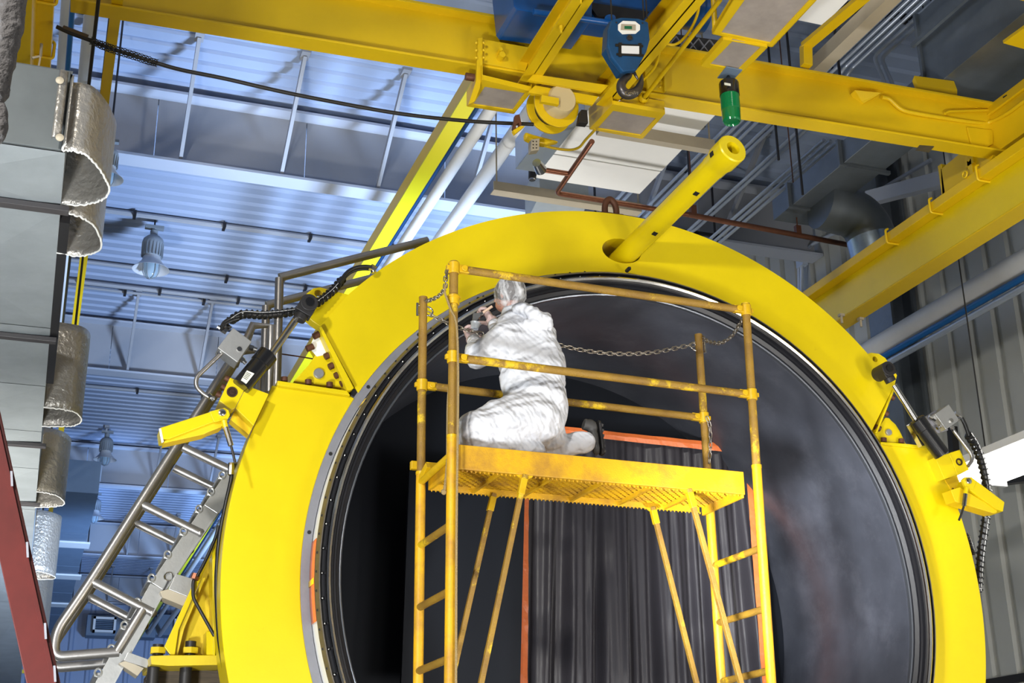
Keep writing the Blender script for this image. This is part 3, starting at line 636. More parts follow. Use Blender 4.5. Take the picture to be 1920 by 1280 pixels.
# lifting eye on top and yellow rod
t = thing('lifting_eye', 'dark brown oval lifting eye on top of the yellow clamp', 'lifting eye', tuple(P(1145, 398, y=8.97)))
base = P(1145, 400, y=8.97); sc_ = 9.6/F
pts = [base+V((sx*sc_, 0, sz*sc_)) for sx, sz in ((-13, -6), (-13, 12), (-9, 26), (-1, 33), (8, 27), (13, 12), (13, -6))]
mb = MB(); mb.tube(smoothpts(pts, 5), .026, 12); mb.build('ring', M['rust'], t, 50)
mb = MB(); mb.box(base+V((0, 0, -.045)), (.2, .09, .07)); mb.build('base', M['rust'], t, bevel=.01)
t = thing('yellow_rod', 'long yellow hollow rod sticking out of the hole in the clamp', 'rod', (4.08, 8.8, 5.985))
ra, rb = V((4.12, 9.1, 5.955)), P(1366, 286, y=7.42); d = (rb-ra).normalized()
mb = MB(); mb.tube([ra, rb-d*.20], .088, 28); mb.build('shaft', M['ringyel'], t, 40)
mb = MB(); mb.lathe([(-.20, .088), (-.195, .094), (-.12, .096), (-.09, .110), (.05, .112), (.06, .104), (.06, .052), (-.14, .052), (-.14, .0)], rb, d, 32); mb.build('socket_end', M['ringyel'], t, 35)
mb = MB(); mb.lathe([(.055, .0535), (-.14, .0535)], rb, d, 24); mb.build('bore_shade', M['dark'], t, 35)  # dark inner tube, shade inside the bore put into its colour
s1, u1 = frame_of(d)
for f, an in ((-.05, -.75), (-.42, .55), (-1.0, .5)):
    c_ = rb+d*f; rr_ = .112 if f > -.1 else .089; n_ = (EYE-c_); n_ = (n_-d*n_.dot(d)).normalized(); n_ = (n_*cos(an)+d.cross(n_)*sin(an)); 
    mb = MB(); mb.beam(c_+n_*rr_-d*.02, c_+n_*rr_+d*.02, .035, .006, n_); mb.build('slot', M['ink'], t)

# inside: partition and curtain with tape
t = thing('inner_partition', 'tall black partition edge standing inside the dark vessel', 'partition', (2.6, 10.2, 1.3))
A = PL([(768, 872), (752, 1290), (975, 1300), (985, 880)], 10.1); mb = MB(); mb.plate([A], (0, .04, 0)); mb.build('board', M['darkboard'], t)
t = thing('curtain', 'black pleated cloth curtain hung inside the vessel, edged with orange tape', 'curtain', (4.4, 10.2, 1.4))
YC = 10.35
c00, c10 = P(985, 797, y=YC), P(1396, 843, y=YC); c01, c11 = P(966, 1320, y=YC), P(1446, 1320, y=YC)
rnd = [random.uniform(-1, 1) for _ in range(40)]
def cl(u, v):
    p = c00.lerp(c10, u).lerp(c01.lerp(c11, u), v); amp = .022+.035*min(1, v*1.5)
    f = sin(u*38+2.2*sin(u*5)+rnd[0]+.8*sin(v*2))+.5*sin(u*83+v*1.6+sin(u*17))+.35*sin(u*141+1.5)
    return p+V((0, amp*f, 0))
mb = MB(); mb.grid(cl, 220, 30); mb.build('cloth', M['cloth'], t, 180, fixn=False)
def strip(pts, w, name='tape_strip', dy=-.075, seed=1):
    mb = MB(); rs = random.Random(seed); n = 24; vs = []; fs = []
    for i in range(n+1):
        a, b = pts[0].lerp(pts[1], i/n), pts[2].lerp(pts[3], i/n)
        vs += [a+V((0, dy+rs.uniform(-.006, .006), 0)), a.lerp(b, .5)+V((rs.uniform(-.004, .004), dy-.012, rs.uniform(-.003, .003))), b+V((0, dy+rs.uniform(-.006, .006), 0))]
    for i in range(n): fs += [(3*i, 3*i+1, 3*i+4, 3*i+3), (3*i+1, 3*i+2, 3*i+5, 3*i+4)]
    mb.add(vs, fs); mb.build(name, M['orange'], t, None, solid=.003)
q = lambda a, b: P(a, b, y=YC)
strip([q(985, 797), q(1403, 841), q(985, 812), q(1400, 856)], 1)
strip([q(1388, 842), q(1424, 1320), q(1403, 841), q(1448, 1320)], 1, seed=3)
strip([q(962, 900), q(962, 1320), q(986, 900), q(983, 1320)], 1, seed=5)

# side flange edge hose, left
mb = MB(); mb.tube(smoothpts([P(a, b, y=8.98) for a, b in ((441, 868), (434, 885), (433, 900), (422, 950), (411, 1010), (406, 1080), (407, 1140), (411, 1200), (421, 1260), (426, 1290))], 6), .014, 10)
hs = tag(mb.build('edge_hose', M['hose'], None, 50), 'black hose following the left outer edge of the yellow clamp', 'hose')
mb = MB(); mb.cyl(P(434, 868, y=8.96), P(433, 890, y=8.96), .022, n=8); o = mb.build('fitting', M['chrome'], hs, 40)

# ================================================================== HYDRAULIC CYLINDERS
def cylinder(side, label, rod, barrel, clevis, man, pipe, sticker, fr, y=8.62):
    t = thing('hydraulic_cylinder', label, 'hydraulic cylinder', tuple(P(*barrel[1], y=y)), 'hydraulic cylinders of the clamp')
    a, b = P(*rod[0], y=y), P(*rod[1], y=y); mb = MB(); mb.tube([a, b], .026, 16); mb.build('piston_rod', M['chrome'], t, 50)
    a, b = P(*barrel[0], y=y), P(*barrel[1], y=y); d = (b-a).normalized()
    mb = MB(); mb.lathe([(0, 0), (0, .062), (.008, .072), (.10, .072), (.105, .066), ((b-a).length, .066), ((b-a).length, 0)], a, d, 28); mb.build('barrel', M['barrel'], t, 30)
    c_ = [P(p[0], p[1], y=y-.03) for p in clevis]; mb = MB(); mb.cyl(c_[0]+V((0, -.06, 0)), c_[0]+V((0, .1, 0)), .062, n=20); mb.beam(c_[0], c_[1], .12, .10, (0, 1, 0)); mb.cyl(c_[1], c_[2], .045, n=14)
    mb.build('clevis', M['dark'], t, 40, bevel=.004)
    mb = MB(); mb.cyl(c_[0]+V((0, -.075, 0)), c_[0]+V((0, -.05, 0)), .03, n=12); mb.build('clevis_pin', M['barrel'], t, 40)
    q = [P(p[0], p[1], y=y-.06) for p in man]; mb = MB(); mb.plate([q], (0, .14, 0)); mo = mb.build('valve_block', M['alu'], t, bevel=.004)
    cc = sum(q, V())/4; mb = MB(); mb.cyl(cc+V((.03, -.012, -.03)), cc+V((.03, 0, -.03)), .017, n=10); mb.build('port_plug', M['chrome'], mo, 40)
    for (p1, p2, r) in fr:
        mb = MB(); a2, b2 = P(*p1, y=y-.02), P(*p2, y=y-.02); mb.cyl(a2, a2.lerp(b2, .55), r, n=6); mb.cyl(a2.lerp(b2, .5), b2, r*.7, n=10); mb.build('fitting', M['chrome'], mo, 30)
    mb = MB(); mb.tube(fillet([P(p[0], p[1], y=y-.02) for p in pipe], .06), .015, 10); mb.build('rigid_pipe', M['stain'], t, 50)
    if sticker:
        s4 = [P(p[0], p[1], y=y-.075) for p in sticker]; mb = MB(); mb.plate([s4], (0, .012, 0)); so = mb.build('sticker', M['label'], t)
        for j in range(5):
            f = .2+.13*j; mb = MB(); aa = s4[0].lerp(s4[3], f).lerp(s4[1].lerp(s4[2], f), .08); bb_ = s4[0].lerp(s4[3], f).lerp(s4[1].lerp(s4[2], f), .75); mb.beam(aa+V((0, -.002, 0)), bb_+V((0, -.002, 0)), .002, .003); mb.build('print_line', M['ink'], so)
    return t
cylinder(-1, 'black hydraulic cylinder with grey valve block, left of the clamp', ((558, 594), (500, 676)), ((504, 662), (452, 724)), ((577, 572), (566, 590), (560, 600)),
    [(437, 614), (472, 640), (445, 679), (408, 652)], [(415, 662), (368, 707), (367, 725), (385, 741), (402, 748)], [(463, 694), (477, 700), (462, 719), (452, 712)],
    [((417, 655), (411, 664), .024), ((467, 650), (482, 655), .022), ((452, 672), (461, 681), .02), ((390, 740), (400, 750), .02), ((425, 622), (408, 612), .022), ((432, 616), (418, 603), .02)])
cylinder(1, 'black hydraulic cylinder with bright valve block, right of the clamp', ((1676, 722), (1717, 786)), ((1717, 786), (1766, 852)), ((1659, 695), (1666, 707), (1671, 716)),
    [(1753, 776), (1779, 757.5), (1799, 787), (1774, 805)], [(1788, 807), (1822, 852), (1823, 863), (1815, 874)], None,
    [((1783, 797), (1789, 809), .02), ((1754, 786), (1742, 780), .02), ((1768, 796), (1757, 803), .018), ((1790, 775), (1802, 781), .022), ((1792, 787), (1806, 786), .013)])
mb = MB(); mb.plate([PL([(1706, 794), (1710, 792), (1734, 834), (1729, 836)], 8.68)], (0, .05, 0)); tag(mb.build('tie_bar', M['chrome']), 'thin bright tie bar beside the right hydraulic cylinder', 'bar')
mb = MB(); mb.plate([PL([(1735, 781), (1755, 768), (1778, 806), (1758, 812)], 8.64)], (0, .02, 0)); tag(mb.build('backing_plate', M['steel']), 'grey backing plate behind the bright right valve block', 'plate')
def hose(name, label, pts, r, y, pr=True, fade=.0):
    t = thing(name, label, 'hose', tuple(P(*pts[0], y=y)))
    L_ = smoothpts([P(a, b, y=y+fade*i) for i, (a, b) in enumerate(pts)], 14)
    mb = MB(); mb.tube(L_, r, 12); mb.build('core', M['hose'], t, 60)
    d_ = 0; ln = [0]
    for i in range(1, len(L_)): ln.append(ln[-1]+(L_[i]-L_[i-1]).length)
    tot = ln[-1]; mb = MB(); sp = r*1.5; n = int(tot/sp*10); hp = []
    for k in range(n):
        s_ = tot*k/n; i = max(j for j in range(len(ln)) if ln[j] <= s_+1e-9); i = min(i, len(L_)-2); f = (s_-ln[i])/max(1e-6, ln[i+1]-ln[i])
        c_ = L_[i].lerp(L_[i+1], f); d = (L_[i+1]-L_[i]).normalized(); sd, u = frame_of(d, (0, 1, 0)); a = 2*pi*s_/sp; hp.append(c_+(sd*cos(a)+u*sin(a))*r*1.08)
    mb.tube(hp, r*.28, 5); mb.build('spiral_guard', M['barrel'], t, 60)
    if pr:
        mb = MB()
        for i in range(0, len(L_)-1, 2):
            d = (L_[i+1]-L_[i]).normalized(); mb.beam(L_[i]+V((0, -r*1.33, r*.2)), L_[i]+V((0, -r*1.33, r*.2))+d*r*.9, r*.25, r*.1)
        mb.build('print_marks', M['hosewh'], t)
    return t
hose('spiral_hose', 'black spiral guarded hose arching from left valve block to the clamp', [(432, 601), (455, 589), (495, 590), (545, 585), (585, 573), (620, 548), (642, 523)], .026, 8.55, fade=.045)
for dy_, y_ in ((0, 8.72), (5, 8.76)):
    mb = MB(); mb.tube(smoothpts([P(a, b+dy_, y=y_) for a, b in ((636, 530), (650, 511), (665, 502), (682, 499), (697, 500))], 6), .013, 8); tag(mb.build('bare_hose', M['hose'], None, 60), ['upper thin black hose curving to the top left of the clamp', 'lower thin black hose curving to the top left of the clamp'][dy_ > 0], 'hose')
    mb = MB(); mb.tube(smoothpts([P(a, b+dy_, y=8.54) for a, b in ((414, 614), (421, 603), (434, 596), (448, 592))], 6), .011, 8); tag(mb.build('bare_hose', M['hose'], None, 60), ['upper thin black hose entering left valve block', 'lower thin black hose entering left valve block'][dy_ > 0], 'hose')
mb = MB(); mb.tube([P(694, 500, y=8.74), P(704, 506, y=8.74)], .028, 8); mb.cyl(P(698, 502, y=8.74), P(701, 511, y=8.74), .02); tag(mb.build('hose_coupling', M['chrome'], None, 40), 'bright hose coupling on the upper left edge of the clamp', 'coupling')
hose('spiral_hose', 'black spiral guarded hose hanging down from the right valve block', [(1816, 815), (1831, 840), (1844, 880), (1851, 925), (1849, 965), (1843, 1010), (1838, 1050), (1834, 1110)], .030, 8.55, pr=True, fade=.07)
mb = MB(); mb.tube(smoothpts([P(a, b, y=8.55) for a, b in ((1803, 783), (1810, 797), (1817, 817))], 5), .016, 8); tag(mb.build('bare_hose', M['hose'], None, 60), 'short black hose leaving the right valve block', 'hose')
hose('spiral_hose', 'short black spiral hose against the right outer edge of the clamp', [(1812, 1000), (1817, 1012), (1823, 1030), (1826, 1040)], .016, 8.95)

# trunnion blocks and latch levers
def trunnion(label, A, B, ch, sock, extra, y):
    t = thing('trunnion_block', label, 'block', tuple(P(*A[0], y=y)))
    mb = MB(); mb.plate([PL(A, y)], (0, .22, 0)); mb.build('head', M['ringyel'], t, bevel=.005)
    mb = MB(); mb.plate([PL(B, y+.004)], (0, .20, 0)); mb.build('arm', M['ringyel'], t, bevel=.004)
    if ch: mb = MB(); mb.plate([PL(ch, y+.09)], (0, .10, 0)); mb.build('underside_channel', M['craneyel'], t, bevel=.003)
    p = P(sock[0], sock[1], y=y); mb = MB(); mb.lathe([(0, sock[2]), (-.008, sock[2]), (-.008, sock[2]*.72), (.0, sock[2]*.6), (.0, 0)], p, (0, 1, 0), 24); mb.build('socket_screw', M['socket'], t, 30)
    for (bx, by, dx, dy) in extra:
        mb = MB(); mb.cyl(P(bx, by, y=y+.1), P(bx+dx, by+dy, y=y+.1), .022, n=10); mb.build('side_bolt', M['rust'], t, 40)
    return t
trunnion('yellow trunnion block holding the left hydraulic cylinder', [(431.6, 707), (462.5, 722), (441, 765), (434, 768), (411, 751)], [(463, 722.5), (504, 738), (475.6, 798), (441.5, 765)],
    [(441, 766), (475, 799), (467, 815), (432, 786)], (435, 735, .036), [(430, 712, -8, -4), (423, 728, -8, -4), (414, 741, -8, -4)], 8.66)
trunnion('yellow trunnion block holding the right hydraulic cylinder', [(1779, 849), (1800, 842.5), (1817.5, 880), (1796, 891)], [(1753, 857), (1778.5, 849.5), (1795, 890), (1771, 898)],
    [(1772, 899), (1795, 891), (1802, 912), (1786, 922)], (1798, 866, .03), [(1783, 918, 6, 4)], 8.70)
def lever(label, top, cheek, low, tip, piv, tb, y):
    t = thing('latch_lever', label, 'lever', tuple(P(*piv, y=y)), 'latch levers of the clamp')
    mb = MB(); mb.plate([PL(top, y)], (0, .17, 0)); mb.build('arm', M['ringyel'], t, bevel=.006)
    mb = MB(); mb.plate([PL(low, y+.02)], (0, .12, 0)); mb.build('lower_plate', M['craneyel'], t, bevel=.004)
    mb = MB(); mb.plate([PL(cheek, y-.012)], (0, .03, 0)); mb.build('cheek', M['ringyel'], t, bevel=.004)
    p = P(*piv, y=y-.012); mb = MB(); mb.lathe([(0, .024), (-.015, .024), (-.018, .018), (-.018, 0)], p, (0, 1, 0), 18); mb.build('pivot_pin', M['chrome'], t, 30)
    if tip: mb = MB(); mb.plate([PL(tip, y-.003)], (0, .01, 0)); mb.build('tip_edge', M['whitepaint'], t)
    a = [P(x, yy, y=y-.02) for x, yy in tb]
    mb = MB(); mb.tube([a[0], a[1]], .018, 8); mb.build('link_end', M['ringyel'], t, 40)
    mb = MB(); mb.tube([a[1], a[1].lerp(a[2], .5), a[2]], [.018, .018, .018], 8); mb.build('turnbuckle', M['chrome'], t, 40)
    mb = MB(); mb.tube(a[2:], .009, 8); mb.build('cable', M['dark'], t, 40)
lever('yellow latch lever pointing left from the clamp', [(299, 802), (393, 772), (400, 769), (406, 790), (398, 792), (318, 823), (302, 823)], [(393, 771), (421, 764), (429, 769), (431, 778), (427, 786), (401, 791)],
    [(309, 826), (400, 792), (428, 787), (414, 801), (392, 809), (382, 814), (306, 831)], [(298, 803), (302, 803), (307, 828), (303, 830)], (416, 774), [(420, 788), (423, 801), (433, 835), (437, 850), (441, 868)], 8.52)
lever('yellow latch lever pointing down right from the clamp', [(1822, 894), (1884, 941), (1881, 959), (1868, 954), (1812, 914)], [(1805, 899), (1810, 894), (1822, 894), (1831, 903), (1825, 917), (1812, 916)],
    [(1783, 918), (1800, 913), (1869, 955), (1870, 960), (1863, 962), (1791, 940)], None, (1815, 902), [(1812, 914), (1810, 926), (1807, 949), (1803, 962), (1798, 975)], 8.56)

# ================================================================== SCAFFOLD
SA = .033; SO = V((2.284, 7.5, 0)); EX = V((cos(SA), sin(SA), 0)); EY = V((-sin(SA), cos(SA), 0)); SW, SD = 2.123, .63
def S(u, v, z): return SO+EX*u+EY*v+V((0, 0, z))
def SPx(px, py, v): return PP(px, py, S(0, v, 0), EY)
ZT, ZM, ZRM, ZRT, ZP = 5.07, 4.445, 4.463, 5.08, 3.897
sca = thing('scaffold', 'worn yellow rolling scaffold tower with guard rails before the vessel', 'scaffold', tuple(S(SW/2, SD/2, 0)))
R0 = .0285
def upost(px1, py1, px2, py2, v): 
    a = SPx(px1, py1, v); b = SPx(px2, py2, v); d = (a-b)/(a.z-b.z); lo = b-d*(b.z-0.05); return a, b, lo
posts = {'fl': (851, 494, 843, 1270, 0), 'fr': (1398, 572, 1446, 1280, 0), 'rl': (793.5, 560, 784, 1275, SD), 'rr': (1309.5, 630, 1353, 1280, SD)}
PO = {}
for k, (x1, y1, x2, y2, v) in posts.items():
    a, b, lo = upost(x1, y1, x2, y2, v); PO[k] = (a, lo)
    zj = {'fl': 3.93, 'fr': 3.93, 'rl': 3.86, 'rr': 3.8}[k]; mid = lo.lerp(a, (zj-lo.z)/(a.z-lo.z))
    mb = MB(); mb.tube([mid, a], R0, 14); mb.build('guard_post', M['tubeyel'], sca, 50)
    mb = MB(); mb.tube([lo, mid], R0*1.12, 14)
    mb.build('frame_leg', M['scafyel'], sca, 50)
    mb = MB(); mb.tube([mid+V((0, 0, -.01)), mid+V((0, 0, .01))], R0*1.2, 14); mb.build('joint_collar', M['fityel'], sca, 50)
def onp(k, z): a, lo = PO[k]; return lo.lerp(a, (z-lo.z)/(a.z-lo.z))
def rail(k1, k2, z1, z2, m_=None):
    a, b = onp(k1, z1), onp(k2, z2); d = (b-a).normalized()
    mb = MB(); mb.tube([a+d*.09, b-d*.07], R0*.93, 14); mb.build('guard_rail', m_ or M['tubeyel'], sca, 50)
    for p, dd in ((a, d), (b, -d)):
        mb = MB(); mb.tube([p-V((0, 0, .038)), p+V((0, 0, .038))], R0*1.3, 14); mb.beam(p, p+dd*.10, .036, .052); mb.cyl(p+dd*.065+V((0, -.034, 0)), p+dd*.065+V((0, .0, 0)), .021, n=12); mb.beam(p, p-dd*.05, .03, .03)
        mb.build('rail_clamp', M['fityel'], sca, 40, bevel=.003)
rail('fl', 'fr', ZT-.02, ZT-.02); rail('fl', 'fr', ZM, ZM-.012); rail('rl', 'rr', ZRM, ZRM-.01)
for k in ('rl', 'rr', 'fl', 'fr'):
    p = PO[k][0]; mb = MB(); mb.tube([p, p+V((0, 0, .012))], R0*1.03, 14); mb.build('post_cap', M['tubeyel'], sca, 50)
q = onp('fl', 4.83); mb = MB(); mb.tube([q-V((0, 0, .03)), q+V((0, 0, .03))], R0*1.35, 14); mb.tube([q+V((0, 0, .012)), q+V((0, 0, .02))], R0*1.6, 14); mb.build('post_joint', M['fityel'], sca, 50)
# rungs
for zr in (3.80, 3.386, 2.994, 2.605, 2.215, 1.825, 1.435, 1.045, .655, .3):
    for a, b in (('rl', 'fl'), ('rr', 'fr')):
        if zr == 3.80 and a == 'rr': continue
        mb = MB(); pa, pb = onp(a, zr), onp(b, zr+(.02 if zr == 3.80 else 0)); mb.tube([pa, pb], .0235, 12); mb.build('rung', M['tubeyel'] if zr < 3.8 else M['fityel'], sca, 50)
# platform
ZB = 3.742
def pbeam(name, u0, v0, u1, v1, z0, z1, th, m_=M['scafyel']):
    mb = MB(); a, b = S(u0, v0, (z0+z1)/2), S(u1, v1, (z0+z1)/2); mb.beam(a, b, th, z1-z0); return mb.build(name, m_, sca, bevel=.004)
pbeam('side_beam', .05, .045, SW-.06, .045, ZB, ZP, .02)
pbeam('side_beam', .05, SD-.04, SW-.1, SD-.04, ZB, ZP-.02, .02)
pbeam('end_beam', SW-.07, .05, SW-.07, SD-.04, ZB-.02, ZP-.03, .02)
pbeam('end_beam', .06, .05, .06, SD-.04, ZB, ZP-.03, .02)
mb = MB(); a = SPx(770, 872, SD+.02); b = SPx(838, 878, SD+.02); mb.beam(a, a+EX*.29, .04, .055); mb.build('hook_bracket', M['fityel'], sca, bevel=.003)
mb = MB(); mb.beam(SPx(786, 905, SD), SPx(803, 872, SD*.8), .03, .045); mb.build('hook_bracket', M['fityel'], sca, bevel=.003)
# expanded metal deck
mb = MB(); zd = 3.775; cu, cv = .058, .030
nu, nv = int((SW-.14)/cu), int((SD-.1)/cv)
for i in range(nu):
    for j in range(nv):
        u, v = .07+i*cu, .06+j*cv
        if j % 2: u += cu/2
        c0 = S(u, v, zd); c1 = S(u+cu/2, v+cv, zd+.008); c2 = S(u+cu, v, zd)
        for p, q2 in ((c0, c1), (c1, c2)):
            w_ = EY*.0045+V((0, 0, .007)); mb.add([p-w_, q2-w_, q2+w_, p+w_], [(0, 1, 2, 3)])
tag(mb.build('expanded_metal_deck', M['scafyel'], sca, None, fixn=False, solid=.002), kind='stuff')
for u in (.35, .70, 1.05, 1.40, 1.75):
    mb = MB(); mb.beam(S(u, .05, ZB+.012), S(u+.0, SD-.05, ZB+.012), .022, .022); mb.build('deck_bar', M['scafyel'], sca)
# teeth along the beams
tb = MB()
for v in (.045, SD-.04):
    for i in range(70):
        u = .06+i*(SW-.14)/70; p = S(u, v+.012 if v < .3 else v-.012, ZB); tb.add([p, p+EX*.016, p+EX*.008+V((0, .0, -.014))], [(0, 1, 2)])
tag(tb.build('mesh_edge_teeth', M['scafyel'], sca, None, fixn=False, solid=.003), kind='stuff')
# braces
for v, (ax, ay), (bx, by) in ((.045, (984, 890), (902, 1280)), (SD-.05, (926, 925), (848, 1270)), (.045, (1291, 916), (1389, 1280)), (SD-.05, (1223, 950), (1306, 1280))):
    a, b = SPx(ax, ay, v), SPx(bx, by, v); d = (b-a); b2 = a+d*1.18
    mb = MB(); mb.beam(a, b2, .032, .032, (0, 1, 0)); mb.build('brace', M['tubeyel'], sca, bevel=.003)
    mb = MB(); mb.plate([[a+EX*x+V((0, 0, z)) for x, z in ((-.085, .03), (.085, .03), (.05, -.01), (.02, -.03), (-.02, -.03), (-.05, -.01))]], EY*.012); mb.build('gusset', M['fityel'], sca)
    mb = MB(); mb.beam(a+d*.02, a+d*.10, .042, .036, (0, 1, 0)); mb.build('brace_end', M['fityel'], sca, bevel=.003)
for k in ('fl', 'fr', 'rl', 'rr'):
    p = PO[k][1]; mb = MB(); mb.cyl((p.x-.02, p.y, .05), (p.x+.02, p.y, .05), .05, n=20); mb.build('caster', M['dark'], sca, 40)
# chains
lm = MB(); lk = []
for i in range(16):
    a_ = 2*pi*i/16; lk.append(V((.011*cos(a_)*1.0+(.010 if cos(a_) > 0 else -.010), 0, .0105*sin(a_))))
lm.tube(lk, .0033, 6, closed=True); linkme = proto(lm, M['chain'], 60)
def chain(label, pts, pitch=.036, scale=1.0):
    pts = smoothpts(pts, 12); t = thing('safety_chain', label, 'chain', tuple(pts[0]), 'steel safety chains on the scaffold')
    ln = [0]
    for i in range(1, len(pts)): ln.append(ln[-1]+(pts[i]-pts[i-1]).length)
    n = int(ln[-1]/pitch); 
    for k in range(n):
        s_ = ln[-1]*(k+.5)/n; i = min(max(j for j in range(len(ln)) if ln[j] <= s_), len(pts)-2); f = (s_-ln[i])/max(1e-6, ln[i+1]-ln[i])
        c_ = pts[i].lerp(pts[i+1], f); d = (pts[i+1]-pts[i]).normalized(); sd, u = frame_of(d)
        if k % 2: sd, u = u, -sd
        Mx = Matrix((d, sd, u)).transposed().to_4x4(); Mx = Mx @ Matrix.Scale(scale, 4); Mx.translation = c_
        inst('link', linkme, t, Mx)
    return t
chain('long steel chain sagging from the person across to the rear right post', [SPx(a, b, SD) for a, b in ((1046, 646), (1090, 656), (1150, 663), (1220, 661), (1285, 649), (1302, 646))], .038, 1.25)
chain('short steel chain hanging between rear right post and front right post', [SPx(1318, 632, SD), SPx(1328, 640, SD*.85), SPx(1350, 643, SD*.55), SPx(1372, 630, SD*.3), SPx(1390, 602, 0)], .034, 1.15)
chain('short steel chain from the top of front left post down to the rear left post', [SPx(842, 497, 0), SPx(836, 520, .1), SPx(834, 540, .2), SPx(822, 555, .35), SPx(805, 563, SD*.8), SPx(797, 564, SD)], .034, 1.2)
chain('steel chain running from rear left post in front of the gloved hands', [SPx(a, b, SD) for a, b in ((801, 586), (815, 594), (845, 608), (870, 617), (905, 626))], .035, 1.25)
chain('steel chain dangling down the rear right post', [SPx(a, b, SD-.04) for a, b in ((1325, 781), (1331, 800), (1332, 830), (1330, 868))], .036, 1.1)
for k, (x, yy, v, lb) in enumerate(((788, 582, SD, 'steel shackle bolted on the rear left post'), (1313, 650, SD, 'steel shackle bolted on the rear right post'))):
    t = thing('shackle', lb, 'shackle', tuple(SPx(x, yy, v)))
    c_ = SPx(793 if k == 0 else 1311, yy, v); s = 1 if k == 0 else -1
    mb = MB(); mb.tube(smoothpts([c_+EX*s*x_+V((0, -.0, z)) for x_, z in ((-.045, .033), (.03, .033), (.06, .02), (.07, 0), (.06, -.02), (.03, -.033), (-.045, -.033))], 4), .006, 8); mb.build('bow', M['chrome'], t, 50)
    mb = MB(); mb.tube([c_-EX*s*.042+V((0, -.01, z)) for z in (-.045, .045)], .009, 8); mb.build('bar', M['chrome'], t, 50)
mb = MB(); mb.tube([SPx(843, 500, 0), SPx(839, 511, 0), SPx(837, 522, 0)], .006, 8); mb.tube([SPx(840, 499, 0), SPx(837, 512, 0), SPx(836, 520, 0)], .004, 8); tag(mb.build('snap_hook', M['chrome'], None, 50), 'bright snap hook at the top of the front left post', 'hook')
# rope
rp = smoothpts([SPx(835, 535, -.03), SPx(834, 548, -.035), SPx(838, 560, -.035), SPx(845, 580, -.04), SPx(856, 610, -.045), SPx(859, 700, -.045), SPx(858, 830, -.045), SPx(856, 1000, -.045), SPx(855, 1290, -.045)], 10)
mb = MB(); mb.tube(rp, .0075, 8); tag(mb.build('rope', M['rope'], None, 50), 'thin tan rope tied to front left post and hanging down its length', 'rope')
rp = smoothpts([SPx(843, 715, .06), SPx(840, 760, .06), SPx(839, 850, .06), SPx(838, 875, .05), SPx(834, 915, .0), SPx(832, 922, 0)], 8)
mb = MB(); mb.tube(rp, .009, 8); mb.ball(rp[-1], .018, n=8, k=6); tag(mb.build('rope', M['rope'], None, 50), 'tan rope end with a knot hanging behind front left post at the deck', 'rope')

# ================================================================== PERSON
def meld(mb, voxel, smooth_it, name, mat_, parent, disp=None):
    me = bpy.data.meshes.new('tmp'); me.from_pydata([tuple(v) for v in mb.v], [], mb.f)
    o = bpy.data.objects.new('tmp', me); C.objects.link(o)
    md = o.modifiers.new('r', 'REMESH'); md.mode = 'VOXEL'; md.voxel_size = voxel
    md = o.modifiers.new('s', 'SMOOTH'); md.iterations = smooth_it; md.factor = .6
    for (sc_, st, dr, typ) in (disp or []):
        tx = bpy.data.textures.new('folds', typ)
        if typ == 'CLOUDS': tx.noise_scale = sc_; tx.noise_depth = 2
        if typ == 'STUCCI': tx.noise_scale = sc_; tx.turbulence = 8
        if typ == 'WOOD': tx.noise_scale = sc_; tx.turbulence = 6; tx.wood_type = 'BANDNOISE'
        md = o.modifiers.new('d', 'DISPLACE'); md.texture = tx; md.strength = st; md.texture_coords = 'LOCAL'; md.mid_level = .5
    md = o.modifiers.new('s2', 'SMOOTH'); md.iterations = 2
    dg = bpy.context.evaluated_depsgraph_get(); me2 = bpy.data.meshes.new_from_object(o.evaluated_get(dg))
    bpy.data.objects.remove(o)
    off = OFF.get(parent.name, V((0, 0, 0))) if parent else V((0, 0, 0))
    me2.transform(Matrix.Translation(-off)); me2.name = name
    me2.materials.clear(); me2.materials.append(mat_)
    me2.polygons.foreach_set('use_smooth', [True]*len(me2.polygons))
    o = bpy.data.objects.new(name, me2); C.objects.link(o)
    if parent: o.parent = parent; OFF[o.name] = off
    return o
YP = 7.84
def J(px, py, dy=0): return P(px, py, y=YP+dy)
def limb(mb, pts, rs, n=16):
    pts = [V(p) for p in pts]
    for i in range(len(pts)-1): mb.tube([pts[i], pts[i+1]], [rs[i], rs[i+1]], n)
    for p, r in zip(pts, rs): mb.ball(p, r*.995, n=16, k=10)
per = thing('person', 'person in white hooded coverall and hair net kneeling on the scaffold deck', 'person', tuple(J(960, 845)))
mb = MB()
# torso: seat, waist, chest, shoulders
mb.ball(J(1006, 786, .02), (.205, .20, .185)); mb.ball(J(1004, 750, .02), (.225, .20, .20)); mb.ball(J(998, 712, .04), (.238, .18, .20))
mb.ball(J(990, 672, .06), (.235, .165, .19)); mb.ball(J(982, 634, .09), (.215, .15, .16)); mb.ball(J(976, 612, .12), (.175, .13, .11))
mb.ball(J(1015, 690, .02), (.17, .16, .24)); mb.ball(J(1022, 755, .01), (.155, .17, .21)); mb.ball(J(1008, 640, .05), (.14, .13, .16))
limb(mb, [J(967, 606, .15), J(962, 590, .17)], [.10, .08])
# near thigh and shin (folded), knee to the left
limb(mb, [J(998, 782, -.03), J(940, 792, -.10), J(888, 806, -.13)], [.185, .155, .112])
limb(mb, [J(884, 818, -.12), J(940, 832, -.10), J(1002, 846, -.06)], [.10, .10, .07])
mb.ball(J(884, 812, -.12), (.105, .10, .125))
